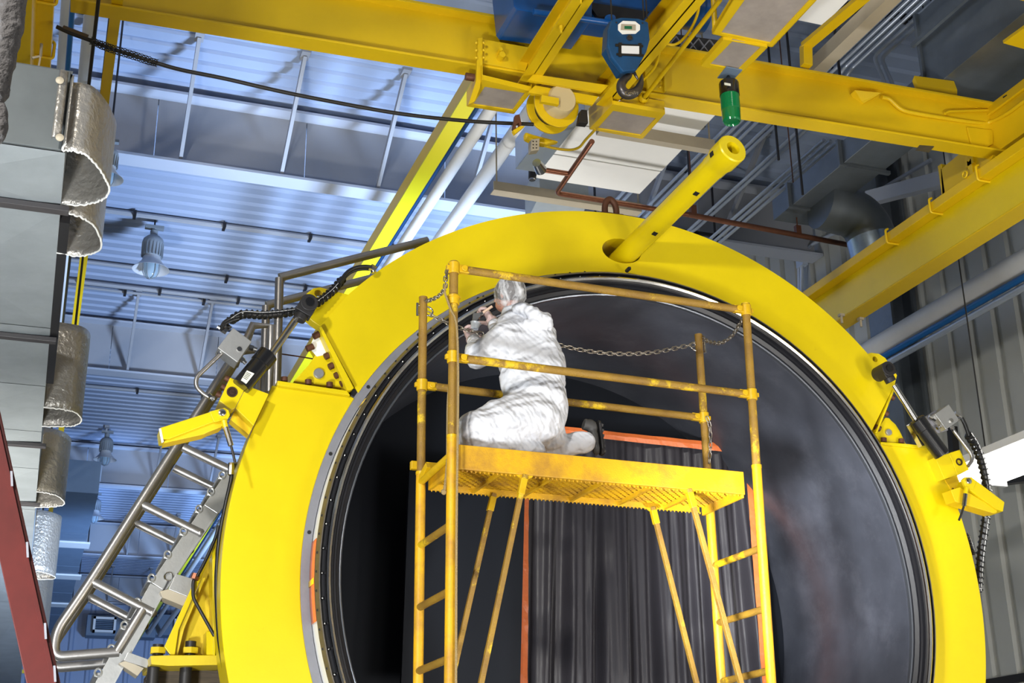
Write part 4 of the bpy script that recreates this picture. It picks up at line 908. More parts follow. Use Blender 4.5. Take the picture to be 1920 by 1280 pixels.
# far leg with the foot to the right
limb(mb, [J(1005, 790, .12), J(950, 810, .18), J(905, 826, .18)], [.16, .13, .10])
limb(mb, [J(950, 835, .18), J(1020, 838, .14), J(1066, 833, .12), J(1096, 829, .10)], [.10, .09, .075, .075])
mb.ball(J(1020, 815, .08), (.16, .13, .12))
# near arm: shoulder, elbow low at left, forearm reaching away and up
limb(mb, [J(950, 632, .03), J(922, 655, .06), J(896, 668, .12)], [.115, .105, .085])
limb(mb, [J(896, 668, .12), J(890, 655, .26), J(889, 643, .38)], [.082, .07, .045])
# far arm
limb(mb, [J(957, 622, .22), J(940, 626, .36), J(930, 613, .42)], [.10, .08, .052])
body = meld(mb, .011, 6, 'coverall', M['cover'], per, [(.14, .034, 0, 'CLOUDS'), (.06, .012, 0, 'CLOUDS')])
# hood lying on the back
mb = MB(); mb.ball(J(1004, 597, -.02), (.115, .10, .055), Matrix.Rotation(rad(-32), 3, 'Y') if False else Matrix.Rotation(rad(38), 3, 'Y')); mb.ball(J(1018, 606, -.03), (.065, .09, .075)); mb.ball(J(985, 584, .02), (.10, .09, .045), Matrix.Rotation(rad(20), 3, 'Y'))
mb.ball(J(1000, 612, -.02), (.10, .08, .05))
meld(mb, .009, 3, 'hood', M['cover'], per, [(.06, .022, 0, 'CLOUDS'), (.03, .016, 0, 'STUCCI')])
# sleeve cuffs
for a, b, r in ((J(889, 645, .36), J(888, 637, .42), .044), (J(931, 614, .41), J(926, 607, .44), .046)):
    mb = MB(); mb.tube([a, b], r, 16, caps=False); mb.build('cuff', M['cover'], per, 60, solid=.006)
# head, turned away to the left
hc = J(953, 556, .19); fdir = V((-.62, .75, .05)).normalized()
mb = MB(); mb.ball(hc+V((0, 0, .02)), (.083, .092, .105)); mb.ball(hc+fdir*.035+V((0, 0, -.05)), (.062, .065, .06)); mb.ball(hc+fdir*.10+V((0, 0, -.012)), (.014, .016, .018)); mb.ball(hc+fdir*.085+V((0, 0, -.055)), (.022, .02, .009))
mb.tube([hc+V((0.01, -.01, -.03)), J(962, 595, .17)], [.06, .062], 16)
sdv = fdir.cross(V((0, 0, 1)))
for s in (-1, 1): mb.ball(hc+sdv*s*.082-V((0, 0, .01)), (.014, .02, .03))
meld(mb, .007, 2, 'head', M['skin'], per)
for s in (-1, 1):
    mb = MB(); mb.ball(hc+fdir*.085+sdv*s*.032+V((0, 0, .012)), .011, n=8, k=6); mb.build('eye', M['white'], per, 60)
mb = MB(); mb.ball(hc+V((.004, -.014, .034)), (.098, .108, .104), n=20, k=14); ha = mb.build('hair', M['hair'], per, 60)
mb = MB(); mb.ball(hc+V((.008, -.015, .018)), (.112, .122, .128), n=36, k=24); hn = meld(mb, .008, 1, 'hair_net', M['net'], per, [(.045, .020, 0, 'CLOUDS'), (.02, .010, 0, 'STUCCI')])
# glasses arm
mb = MB(); mb.tube([hc+sdv*-.088+V((0, 0, .0)), hc+fdir*.085-sdv*.05+V((0, 0, .01))], .003, 6); mb.build('glasses_arm', M['ink'], per, 50)
# gloved hands: palm, four fingers, thumb
def hand(wrist, dirn, nrm, label, curl, thumb_side, s=1.0):
    d = V(dirn).normalized(); n = V(nrm); n = (n-d*n.dot(d)).normalized(); sd = d.cross(n)
    mb = MB(); L_ = .088*s; pc = V(wrist)+d*L_*.55
    Mx = Matrix((sd, n, d)).transposed()
    mb.ball(pc, (.041*s, .020*s, .052*s), Mx, n=16, k=10); mb.tube([V(wrist)-d*.03*s, V(wrist)+d*.03*s], [.029*s, .031*s], 14)
    for i, (off, ln) in enumerate(((-.030, .062), (-.010, .070), (.011, .066), (.030, .052))):
        p = pc+d*.038*s+sd*off*s*thumb_side*-1; a = 0; q = p; rr = .0098*s; pts = [pc+d*.01*s+sd*off*.8*s*thumb_side*-1, p]
        for k, f in enumerate((.45, .32, .23)):
            a += curl*(.8 if k == 0 else 1.0)+.05*i; q = q+(d*cos(a)+n*sin(a))*ln*s*f; pts.append(q)
        limb(mb, pts, [rr*1.05, rr, rr*.95, rr*.85, rr*.75], 10)
    ts = sd*thumb_side
    q0 = V(wrist)+d*.025*s+ts*.026*s; q1 = q0+(ts*.75+d*.6+n*.35).normalized()*.036*s; q2 = q1+(ts*.2+d*.75+n*.65).normalized()*.032*s; q3 = q2+(d*.5+n*.8-ts*.2).normalized()*.024*s
    limb(mb, [q0, q1, q2, q3], [.016*s, .0125*s, .0115*s, .009*s], 10)
    o = meld(mb, .0036, 2, 'gloved_hand', M['glove'], per); tag(o, label); return pc+n*.03*s+d*.04*s
# right hand (upper) holds the brush handle
w1 = J(925, 606, .44); g1 = hand(w1, V((-.30, .35, .80)), V((-.75, .35, -.1)), 'raised pink gloved hand gripping the brush', .95, -1, 1.32)
w2 = J(887, 640, .41); g2 = hand(w2, V((-.12, .62, .62)), V((.55, -.25, .60)), 'lower pink gloved hand holding a clear cup', .75, 1, 1.3)
# shoes
def shoe(toe, heel, up, label):
    toe, heel, up = V(toe), V(heel), V(up).normalized(); d = (toe-heel).normalized(); sd = d.cross(up).normalized(); Mx = Matrix((sd, up, d)).transposed()
    mb = MB(); mb.ball(heel.lerp(toe, .2)+up*.02, (.042, .045, .05), Mx, 14, 8); mb.ball(heel.lerp(toe, .55)+up*.012, (.046, .036, .09), Mx, 14, 8); mb.ball(heel.lerp(toe, .82)+up*.004, (.044, .028, .055), Mx, 14, 8)
    mb.tube([heel.lerp(toe, .2), heel.lerp(toe, .2)+up*.08], .04, 14)
    o = meld(mb, .007, 2, 'shoe', M['shoe'], per); tag(o, label)
    mb = MB(); pl = []
    for f, w_ in ((-.04, .022), (.05, .036), (.3, .036), (.6, .046), (.85, .042), (1.0, .022)): pl.append((f, w_))
    loop = [heel.lerp(toe, f)+sd*w_ for f, w_ in pl]+[heel.lerp(toe, f)-sd*w_ for f, w_ in reversed(pl)]
    mb.plate([[p-up*.026 for p in loop]], -up*.02); so = mb.build('sole', M['dark'], per, bevel=.004)
    for k in range(6):
        c_ = heel.lerp(toe, .1+.16*k)-up*.05; mb = MB(); mb.beam(c_-sd*.034, c_+sd*.034, .018, .012, up); mb.build('tread', M['shoe'], so)
shoe(J(1119, 850, .10), J(1113, 789, .10)+V((0, 0, .0)), V((-1, .05, .25)), 'dark shoe standing on its toe, sole to the right')
shoe(J(1022, 862, -.02), J(1008, 838, -.02)+V((0, 0, .02)), V((-.6, .1, .8)), 'dark shoe mostly hidden behind deck edge')
# brush and cup
t = thing('brush', 'small brush with pale wooden handle held in the upper gloved hand', 'brush', tuple(J(905, 583, .50)))
ba, bb2 = J(901, 589, .40), J(923, 574, .36); mb = MB(); mb.tube([ba, bb2], .010, 8); mb.build('handle', M['wood'], t, 40)
d = (ba-bb2).normalized(); mb = MB(); mb.plate([[ba+V((0, 0, .012)), ba+d*.06+V((0, 0, .045)), ba+d*.075+V((0, 0, -.05)), ba+V((.0, 0, -.012))]], (0, .012, 0)); mb.build('bristles', mat('brush_bristle', (.07, .07, .07), .6), t)
mb = MB(); mb.tube([ba+d*.0, ba-d*.02], .013, 8); mb.build('ferrule', M['chrome'], t)
t = thing('clear_cup', 'small clear plastic cup held in the lower gloved hand', 'cup', tuple(J(888, 617, .47)))
cp = J(890, 612, .42); mb = MB(); mb.lathe([(.0, .0), (.0, .026), (.048, .036), (.05, .038), (.048, .034), (.003, .024)], cp-V((0, 0, .02)), V((.12, -.05, 1)), 24); mb.build('wall', M['clear'], t, 50)
mb = MB(); mb.lathe([(.012, 0), (.012, .027)], cp-V((0, 0, .02)), V((.12, -.05, 1)), 20); mb.build('paste', mat('grey_paste', (.25, .28, .33), .3), t, 50)

# ================================================================== BRIDGE CRANE
GA = -.030; GX = V((1, GA, 0)).normalized(); GY = V((-GA, 1, 0)).normalized(); G0 = V((0, 9.96, 0))
def G(u, v, z): return G0+GX*u+GY*v+V((0, 0, z))
ZG0, ZG1 = 8.15, 8.71
def girder(name, label, off, u0, u1):
    t = thing(name, label, 'girder', tuple(G(4.5, off, ZG0)), 'bridge crane girders')
    def gb(nm, a0, a1, v0, v1, z0, z1, par=t, m_=M['craneyel'], bv=.004):
        mb = MB(); q = [G(a0, off+v0, z0), G(a1, off+v0, z0), G(a1, off+v1, z0), G(a0, off+v1, z0)]; mb.plate([q], (0, 0, z1-z0)); return mb.build(nm, m_, par, bevel=bv)
    gb('lower_flange', u0, u1, 0, .19, ZG0, ZG0+.022); gb('upper_flange', u0, u1, -.02, .21, ZG1-.03, ZG1); gb('web', u0, u1, .085, .105, ZG0+.02, ZG1-.02)
    return t, gb
g1, gb = girder('bridge_girder', 'long yellow crane girder crossing the whole width behind the hook', 0, -.25, 8.86)
gb('rail', .2, 8.5, .07, .12, ZG1, ZG1+.05)
for u in (1.3, 2.6, 3.9, 5.2, 7.8): gb('stiffener', u, u+.012, .105, .185, ZG0+.02, ZG1-.03)
p = [P(1603, 169, y=9.73), P(1653, 174, y=9.73), P(1620, 193, y=9.80), P(1616, 190, y=9.80)]
mb = MB(); mb.plate([p], (0, .08, 0)); mb.build('gusset_bracket', M['craneyel'], g1)
mb = MB(); mb.plate([PL([(1814, 238), (1862, 244), (1862, 270), (1848, 277), (1822, 272)], 9.765)], (0, .02, 0)); mb.build('cover_plate', M['craneyel'], g1, bevel=.003)
mb = MB(); mb.plate([PL([(1720, 158), (1795, 168), (1795, 179), (1716, 168)], 9.80)], (0, .03, .12)); mb.build('rail_stop', M['craneyel'], g1, bevel=.003)
mb = MB(); mb.tube(smoothpts([P(a, b, y=9.78) for a, b in ((1653, 182), (1668, 186), (1690, 205), (1720, 213), (1775, 222), (1830, 230), (1856, 229))]+[P(1890, 212, x=8.78), P(1935, 178, x=8.78)], 6), .022, 10); mb.build('conduit', M['craneyel'], g1, 50)
mb = MB(); mb.tube([P(1772, 213, y=9.76), P(1778, 209, y=9.76), P(1862, 206, y=9.76)], .015, 8); mb.build('grab_bar', M['craneyel'], g1, 50)
mb = MB(); mb.plate([[P(1716, 282, z=ZG0-.002), P(1724, 272, z=ZG0-.002), P(1752, 274, z=ZG0-.002), P(1742, 286, z=ZG0-.002)]], (0, 0, .002)); tag(mb.build('flaked_paint_patch', M['holed'], g1), 'brown patch of flaked paint')
g2, gb2 = girder('bridge_girder', 'nearer yellow crane girder, only a strip of it at the top right corner', -2.45, -.25, 8.86)
# end trucks
for nm, lb, x0, x1, yend in (('end_truck', 'yellow end truck of the crane riding the right runway', 8.79, 9.10, 10.45), ('end_truck', 'yellow end truck of the crane riding the left runway', -.78, -.46, 10.45)):
    t = thing(nm, lb, 'end truck', (x0, 8.5, 8.1), 'crane end trucks')
    mb = MB(); mb.bb((x0, 6.2, 8.17), (x1, 9.9, 8.60)); mb.build('box_beam', M['craneyel'], t, bevel=.006)
    mb = MB(); mb.bb((x0-.03, 6.2, 8.60), (x1+.03, 9.95, 8.70)); mb.build('upper_channel', M['craneyel'], t, bevel=.006)
    if x0 > 0:
        mb = MB(); mb.plate([[V((x0-.02, a, b)) for a, b in ((9.8, 8.14), (9.8, 8.45), (10.62, 8.40), (10.66, 8.02), (10.1, 8.0))]], (.04, 0, 0)); mb.build('wheel_housing', M['craneyel'], t, bevel=.004)
        mb = MB(); mb.bb((x0-.02, 10.6, 8.02), (x1, 10.66, 8.46)); mb.build('end_plate', M['craneyel'], t, bevel=.004)
        mb = MB(); mb.cyl((x0+.05, 10.2, 8.19), (x0+.17, 10.2, 8.19), .12, n=24); mb.build('wheel', M['dark'], t, 40)
        for yy in (9.0, 9.35): mb = MB(); mb.beam((x0-.005, yy, 8.66), (x0-.035, yy+.16, 8.66), .01, .012); mb.build('slot', M['ink'], t)
        mb = MB(); q = P(1820, 300, x=x0-.03); mb.box(q, (.05, .13, .13)); mb.cyl(q-V((.03, 0, 0)), q, .02); mb.beam(q, q+V((0, .0, -.28)), .05, .07); mb.build('rail_sweep', M['craneyel'], t, bevel=.003)
    else:
        for yy in (9.0, 9.7): mb = MB(); mb.lathe([(0, .0), (0, .14), (.05, .14), (.05, .0)], (x1, yy+.9, 8.27), (1, 0, 0), 24); mb.build('wheel', M['craneyel'], t, 40)
# runways
def runway(label, sgn, xs):
    t = thing('runway_beam', label, 'runway', (xs*1.0, 9, 7.5), 'yellow crane runway beams')
    def X(a): return xs+sgn*a
    def b3(nm, a0, a1, z0, z1, m_=M['craneyel'], bv=.006):
        mb = MB(); mb.bb((min(X(a0), X(a1)), 3, z0), (max(X(a0), X(a1)), 57, z1)); return mb.build(nm, m_, t, bevel=bv)
    b3('cap_channel', 0, .51, 7.94, 8.05); b3('box_web', .13, .38, 7.50, 7.94, M['ringyel'] if sgn > 0 else M['craneyel']); b3('lower_flange', .125, .385, 7.485, 7.50); b3('rail', .23, .28, 8.05, 8.12, M['dark'], 0)
    ys = [P(1833, 320, x=8.68).y, P(1745, 380, x=8.68).y, P(1663, 436, x=8.68).y] if sgn > 0 else [8.4, 9.0, P(88, 3, z=7.94).y, P(88, 105, z=7.94).y]
    for yy in ys:
        mb = MB(); mb.tube(fillet([(X(.02), yy, 8.10), (X(-.018), yy, 8.08), (X(-.018), yy, 7.922), (X(.13), yy, 7.922), (X(.14), yy, 7.93)], .03), .014, 8); mb.build('rail_clip', M['craneyel'], t, 50)
    return t
rw = runway('yellow crane runway beam along the right wall', 1, 8.68)
mb = MB(); q = P(1809, 327, x=8.66); mb.tube([q+V((0, .035*cos(a), .035*sin(a))) for a in [2*pi*i/14 for i in range(14)]], .010, 8, closed=True); mb.build('eye_ring', M['craneyel'], rw, 50)
lw = runway('yellow crane runway beam at the top left above the duct', -1, -.365)
for (a, b) in ((1577, 588), (1613, 595)):
    q = P(a, b, z=7.485); mb = MB(); mb.tube([q, q-V((0, 0, .12))], .015, 8); mb.box(q-V((0, 0, .02)), (.06, .06, .03)); mb.build('hanger_stub', M['tan'], rw, 40)
q = P(76, 105, z=7.48); mb = MB(); mb.tube([q+V((0, -.1, .05)), q, q+V((-.06, .0, -.03))], .012, 8); mb.tube([q, q-V((0.01, 0, .25))], .008, 6); mb.build('beam_hook', M['tan'], lw, 50)

# trolley arms and trays
tr = thing('trolley_frame', 'yellow trolley frame arms reaching down from the hoist with glazed drip trays', 'trolley frame', (4.3, 9.5, 8.0))
def armbar(name, px0, px1, zb, w_, h, stiff):
    a, b = P(px0[0], px0[1], z=zb), P(px1[0], px1[1], z=zb); d = (b-a); d.z = 0; d.normalize(); a = a-d*1.5
    sd = V((d.y, -d.x, 0)); mb = MB()
    up = V((0, 0, 1)); mb.beam(a+up*.008, b+up*.008, w_, .016); mb.build(name+'_flange', M['craneyel'], tr, bevel=.003)
    mb = MB(); mb.beam(a+up*h/2-sd*0.0, b+up*h/2-sd*0.0, .014, h); mb.build(name+'_web', M['craneyel'], tr)
    mb = MB(); mb.beam(a+up*h, b+up*h, w_, .016); mb.build(name+'_top', M['craneyel'], tr)
    for f in stiff:
        c_ = P(f[0], f[1], z=zb); c_.z = zb+.01; c_ = a+d*((c_-a).dot(d))+up*.01
        mb = MB(); mb.plate([[c_-sd*w_*.48, c_-sd*.008, c_-sd*.008+up*(h-.02), c_-sd*w_*.48+up*(h-.02)*.2]], d*.012); mb.build('stiffener', M['craneyel'], tr)
        mb = MB(); e = c_-sd*w_*.25-d*.1; mb.cyl(e-up*.02, e-up*.055, .020, n=6); mb.cyl(e-up*.05, e-up*.09, .011, n=8); mb.build('bolt', M['craneyel'], tr, 40)
armbar('arm', (1093, 0), (982, 168), 8.06, .17, .20, ((1050, 60), (1085, 5)))
armbar('arm', (1303, 0), (1133, 200), 8.02, .17, .24, ())
def tray(outer, inner, z, hs=(.05, .05, .05, .05, .05, .05)):
    o = [P(a, b, z=z) for a, b in outer]; i_ = [P(a, b, z=z) for a, b in inner]
    mb = MB(); mb.plate([o, i_], (0, 0, .02)); fr = mb.build('tray_frame', M['craneyel'], tr, bevel=.003)
    for k in range(len(o)):
        a, b = o[k], o[(k+1) % len(o)]; h = hs[k]; mb = MB(); n_ = (b-a).cross(V((0, 0, 1))).normalized()*.006; mb.add([a, b, b+V((0, 0, h)), a+V((0, 0, h)), a+n_, b+n_, b+n_+V((0, 0, h)), a+n_+V((0, 0, h))], [(0, 1, 2, 3), (4, 7, 6, 5), (0, 4, 5, 1), (2, 6, 7, 3), (0, 3, 7, 4), (1, 5, 6, 2)]); mb.build('tray_side', M['craneyel'], tr)
    mb = MB(); c_ = sum(i_, V())/len(i_); mb.plate([[p+(p-c_)*.04+V((0, 0, .012)) for p in i_]], (0, 0, .004)); mb.build('tray_pane', M['tray'], tr)
tray([(905, 150), (996, 172), (963, 213), (876, 199)], [(909, 163), (984, 175), (961, 207), (887, 196)], 7.93, (.05, .08, .1, .16))
tray([(1149, 196), (1246, 213), (1204, 260), (1106, 242)], [(1150, 208), (1230, 222), (1201, 254), (1120, 241)], 7.93, (.04, .06, .1, .22))
tray([(1379, 0-8), (1335, 64), (1448, 89), (1545, -14), (1480, -26)], [(1401, -6), (1352, 62), (1444, 81), (1530, -12), (1470, -20)], 7.98)
tray([(1357, 75), (1438, 89), (1389, 138), (1315, 124)], [(1374, 77), (1427, 89), (1384, 131), (1331, 121)], 7.95)
for pts, y in (([(896, 72), (905, 70), (905, 118), (900, 165), (890, 190), (878, 196), (893, 150)], 9.78), ([(904, 73), (1000, 90), (985, 133), (904, 118)], 9.83), ([(1000, 139), (1142, 160), (1128, 173), (990, 150)], 9.70), ([(1003, 160), (1122, 181), (1112, 196), (990, 173)], 9.76),
        ([(1206, 116), (1248, 130), (1247, 172), (1215, 168)], 9.80), ([(1245, 128), (1250, 130), (1250, 170), (1246, 172)], 9.76), ([(1180, 178), (1246, 190), (1246, 214), (1150, 196)], 9.86)):
    mb = MB(); mb.plate([PL(pts, y)], (0, .03, 0)); mb.build('carriage_plate', M['craneyel'], tr, bevel=.003)
for (a, b) in ((936, 97), (939, 107)):
    q = P(a, b, y=9.80); mb = MB(); mb.cyl(q-V((0, .05, 0)), q+V((0, .04, 0)), .03 if b > 100 else .018, n=12); mb.build('roller_bolt', M['craneyel'], tr, 40)
for yy in range(3):
    for xx in (893, 907): q = P(xx, 80+yy*14, y=9.76); mb = MB(); mb.ball(q, .014, n=8, k=6); mb.build('rivet', M['craneyel'], tr, 50)
for yy in (140, 152, 163): q = P(1238, yy, y=9.78); mb = MB(); mb.ball(q, .014, n=8, k=6); mb.build('rivet', M['craneyel'], tr, 50)
q = P(879, 144, y=9.85); mb = MB(); mb.cyl(q-GX*.03, q+GX*.05, .035, n=16); mb.build('bumper', M['rustpipe'], tr, 40)
mb = MB(); mb.tube([P(1341, 60, z=8.0), P(1337, -12, z=8.25)], .024, 10); mb.build('corner_post', M['craneyel'], tr, 50)
# drive shaft and gear
t = thing('drive_shaft', 'slanting yellow drive shaft with toothed gear beside the hook', 'shaft', tuple(P(1270, 100, z=8.08)))
a, b = P(1350, 0, z=8.1), P(1208, 183, z=8.1); mb = MB(); mb.tube([a, b], .021, 12); mb.build('shaft', M['craneyel'], t, 50)
d = (b-a).normalized(); mb = MB(); mb.lathe([(-.02, .03), (0, .045), (.03, .045), (.04, .03), (.07, .055), (.09, .055), (.09, 0)], b, d, 20); mb.build('bearing', M['craneyel'], t, 40)
sd, u = frame_of(d); c_ = b+d*.11; g = []
for i in range(48):
    r_ = .075 if i % 2 == 0 else .062; a_ = 2*pi*i/48; g.append(c_+(sd*cos(a_)+u*sin(a_))*r_)
mb = MB(); mb.plate([g], d*.022); mb.build('gear', M['hook'], t)
# yellow cords
for lb, pts, z in (('yellow cord looping past the blue motor', [(1312, -8), (1308, 25), (1295, 55), (1278, 76), (1262, 84), (1245, 80), (1238, 77)], 8.15), ('yellow cord hanging behind the hook block', [(1236, 78), (1236, 100), (1228, 125), (1210, 146), (1195, 160)], 8.12), ('yellow cord under the cable drum running to the second tray', [(1016, 272), (1040, 278), (1068, 281), (1086, 276), (1098, 262), (1116, 243)], 7.85)):
    mb = MB(); mb.tube(smoothpts([P(a, b, z=z) for a, b in pts], 6), .013, 8); tag(mb.build('cord', M['craneyel'], tr, 60), lb)
t = thing('junction_box', 'small grey outlet box under the cable drum', 'box', tuple(P(1006, 272, z=7.9)))
mb = MB(); mb.plate([PL([(996, 261), (1012, 259), (1011, 281), (996, 283)], 10.1)], (0, .08, 0)); mb.build('body', M['tan'], t, bevel=.004)
for i in range(3):
    for j in range(2): q = P(1000+j*6, 265+i*6, y=10.095); mb = MB(); mb.cyl(q, q+V((0, .01, 0)), .006, n=8); mb.build('hole', M['ink'], t)

# hoist
t = thing('hoist', 'glossy blue hoist body with motor above the hook block', 'hoist', tuple(P(1180, 0, y=9.2)))
a = P(966, 16, y=9.35); zH = a.z
mb = MB(); mb.plate([PL([(964, 10), (970, 18), (1110, 38), (1112, -60), (956, -60)], 9.35)], (0, .5, 0)); mb.build('end_casing', M['bluehoist'], t, bevel=.01)
mb = MB(); mb.plate([PL([(1100, 36), (1145, 43), (1215, 40), (1240, 30), (1262, -40), (1100, -60)], 9.40)], (0, .25, 0)); mb.build('frame_plate', M['bluehoist'], t, bevel=.008)
mb = MB(); mb.plate([PL([(1100, 3), (1218, 22), (1205, 40), (1120, 30)], 9.36)], (0, .04, 0)); mb.build('rope_slot_plate', M['dark'], t)
mb = MB(); mb.tube([P(1000, 22, y=9.25), P(1150, 44, y=9.25)], .028, 12); mb.build('tie_tube', M['bluehoist'], t, 50)
a, b = P(1252, 12, y=9.3), P(1350, 34, y=9.3); d = (b-a).normalized()
mb = MB(); mb.lathe([(0, 0), (0, .17), (.03, .19), (.14, .19), (.15, .17), (.30, .17), (.31, .185), (.37, .185), (.40, .12), (.40, 0)], a, d, 32); mb.build('motor', M['bluehoist'], t, 35)
for k, (px, py) in enumerate(((1147, 40), (1207, 36), (1213, 34))):
    mb = MB(); q = P(px, py, y=8.47); mb.tube([V((q.x, q.y, q.z)), q+V((0, .0, 3.1))], .006, 6); mb.build('wire_rope', M['cable'], t)
q = P(1144, 33, y=9.2); mb = MB(); mb.lathe([(0, 0), (0, .05), (.01, .05), (.01, 0)], q, (0, 0, -1), 16); mb.build('rope_guide', M['bluehoist'], t, 40)
t = thing('motor_grille', 'dark grey finned grille below the blue hoist motor', 'grille', tuple(P(1300, 85, y=9.7)))
mb = MB(); mb.plate([PL([(1238, 60), (1352, 76), (1330, 112), (1240, 96)], 9.88)], (0, .1, 0)); mb.build('backing', M['dark'], t)
for i in range(5):
    x = 1246+i*21; 
    mb = MB(); mb.beam(P(x, 66+i*2, y=9.85), P(x+22, 96+i*2, y=9.85), .012, .012); mb.beam(P(x+22, 68+i*2, y=9.85), P(x, 94+i*2, y=9.85), .012, .012); mb.build('lattice', M['steel'], t)
# hook block
YH = 8.35
t = thing('hook_block', 'blue hook block with white sticker and forged steel hook', 'hook', tuple(P(1180, 90, y=YH)))
mb = MB(); mb.plate([PL([(1146, 37), (1163, 33), (1200, 35), (1216, 41), (1219, 74), (1213, 96), (1194, 131), (1168, 134), (1146, 106), (1139, 84), (1140, 54)], YH)], (0, .05, 0)); mb.build('front_cheek', M['blueblock'], t, bevel=.012)
mb = MB(); mb.plate([PL([(1143, 40), (1216, 43), (1218, 76), (1194, 129), (1168, 132), (1140, 86)], YH+.05)], (0, .14, 0)); mb.build('sheave_housing', M['blueblock'], t, bevel=.01)
mb = MB(); mb.plate([PL([(1142, 40), (1216, 43), (1218, 76), (1194, 129), (1168, 132), (1139, 86)], YH+.19)], (0, .05, 0)); mb.build('rear_cheek', M['blueblock'], t, bevel=.01)
def onf(name, pts, m_, dy=-.002, par=t, d=.004): mb = MB(); mb.plate([PL(pts, YH+dy)], (0, d, 0)); return mb.build(name, m_, par)
onf('octagon_plate', [(1168, 39), (1191, 40), (1200, 47), (1200, 56), (1192, 63), (1167, 64), (1159, 56), (1159, 46)], M['whitepaint'], -.006)
npl = onf('name_plate', [(1165, 45), (1192, 46), (1192, 57), (1164, 56)], M['tan'], -.010); onf('green_print', [(1171, 48.5), (1185, 49), (1185, 54.5), (1171, 54)], M['green'], -.012)
onf('tape_frame', [(1154, 82), (1206, 84), (1206, 88.5), (1154, 87)], M['ink'], -.006); onf('tape_frame', [(1156, 99.5), (1207, 101.5), (1207, 106), (1156, 103.5)], M['ink'], -.006)
onf('tape_frame', [(1160, 80), (1166, 80), (1166, 106), (1160, 106)], M['ink'], -.008); onf('tape_frame', [(1197, 81), (1203, 81), (1203, 106), (1197, 106)], M['ink'], -.008)
onf('sticker', [(1165.5, 85.5), (1198.5, 86.5), (1198.5, 101), (1165.5, 99.5)], M['white'], -.010)
q = P(1180, 71, y=YH-.01); mb = MB(); mb.cyl(q-V((0, .012, 0)), q+V((0, .02, 0)), .022, n=16); mb.cyl(q-V((0, .02, 0)), q, .012, n=6); mb.build('axle_bolt', M['hook'], t, 40)
for a, b in ((1156, 42), (1205, 43)): q = P(a, b, y=YH-.004); mb = MB(); mb.cyl(q, q+V((0, .01, 0)), .008, n=6); mb.build('bolt', M['hook'], t, 40)
hp = [(1181, 124, .020), (1181, 134, .021), (1179, 142, .026), (1171, 149, .033), (1165, 158, .038), (1166, 169, .042), (1175, 176.5, .043), (1187, 175, .041), (1196, 167.5, .035), (1201, 157, .026), (1203, 148, .016), (1203.5, 140, .006)]
pts = smoothpts([P(a, b, y=YH+.09) for a, b, r in hp], 5); rs = []
for i in range(len(hp)-1):
    for k in range(5): rs.append(hp[i][2]+(hp[i+1][2]-hp[i][2])*k/5)
rs.append(hp[-1][2]); mb = MB(); mb.tube(pts, rs, 16); hk = mb.build('forged_hook', M['hook'], t, 60)
mb = MB(); mb.tube([P(1186, 130, y=YH+.085), P(1190, 138, y=YH+.085), P(1196, 149, y=YH+.085)], [.012, .014, .008], 8); mb.tube([P(1184, 130, y=YH+.05), P(1184, 130, y=YH+.13)], .012, 8); mb.build('safety_latch', M['hook'], t, 50)
cu = bpy.data.curves.new('hook_word', 'FONT'); cu.body = 'Crosby'; cu.size = .042; cu.extrude = .002; cu.align_x = 'CENTER'
to = bpy.data.objects.new('tmp', cu); C.objects.link(to); dg = bpy.context.evaluated_depsgraph_get(); me = bpy.data.meshes.new_from_object(to.evaluated_get(dg)); bpy.data.objects.remove(to)
me.materials.append(M['chrome']); Mx = Matrix.Translation(P(1185, 177, y=YH+.040)) @ Matrix.Rotation(rad(90), 4, 'X') @ Matrix.Rotation(rad(17), 4, 'Z'); me.transform(Mx); me.transform(Matrix.Translation(-OFF[t.name]))
o = bpy.data.objects.new('raised_lettering', me); C.objects.link(o); o.parent = t
# cable drum
dc = P(1033, 204, y=10.0); t = thing('cable_drum', 'yellow cable drum with cream hub below the crane girder', 'cable drum', tuple(dc))
ax = V((.08, -1, -.12)).normalized(); K = 10.6/F
mb = MB(); mb.lathe([(0, .0), (0, 52*K), (.025, 53*K), (.025, .0)], dc+ax*.10, ax, 48); mb.build('front_flange', M['craneyel'], t, 30, bevel=.003)
mb = MB(); mb.lathe([(0, .0), (0, 54*K), (.02, 54*K), (.02, .0)], dc-ax*.05, ax, 48); mb.build('rear_flange', M['craneyel'], t, 30, bevel=.003)
mb = MB(); mb.lathe([(-.05, 36*K), (.1, 36*K)], dc, ax, 40); mb.build('winding', M['cable'], t, 40)
mb = MB(); mb.lathe([(.12, 33*K), (.13, 35*K), (.16, 34*K), (.24, 32*K), (.26, 29*K), (.26, 0)], dc, ax, 40); mb.build('hub', M['drum'], t, 35)
mb = MB(); mb.plate([PL([(985, 246), (1003, 252), (1050, 264), (1024, 270), (1003, 266), (986, 258)], 10.25)], (0, .08, 0)); mb.build('motor_housing', M['craneyel'], t, bevel=.02)
mb = MB(); mb.plate([PL([(1016, 178), (1048, 184), (1048, 196), (1014, 190)], 9.7)], (0, .04, 0)); mb.build('bracket', M['craneyel'], t)
mb = MB(); mb.plate([PL([(1090, 205), (1101, 206), (1103, 231), (1086, 229)], 9.85)], (0, .08, 0)); mb.build('limit_switch', M['dark'], t, bevel=.004)
mb = MB(); mb.plate([PL([(966, 216), (974, 214), (978, 232), (976, 238), (966, 246), (962, 240)], 9.85), PL([(967, 234), (973, 230), (974, 236), (968, 240)], 9.85)], (0, .04, 0)); mb.build('cable_guide', M['rustpipe'], t)
mb = MB(); mb.plate([PL([(962, 244), (976, 236), (984, 236), (966, 251)], 9.84)], (0, .04, 0)); mb.build('guide_lip', M['craneyel'], t)
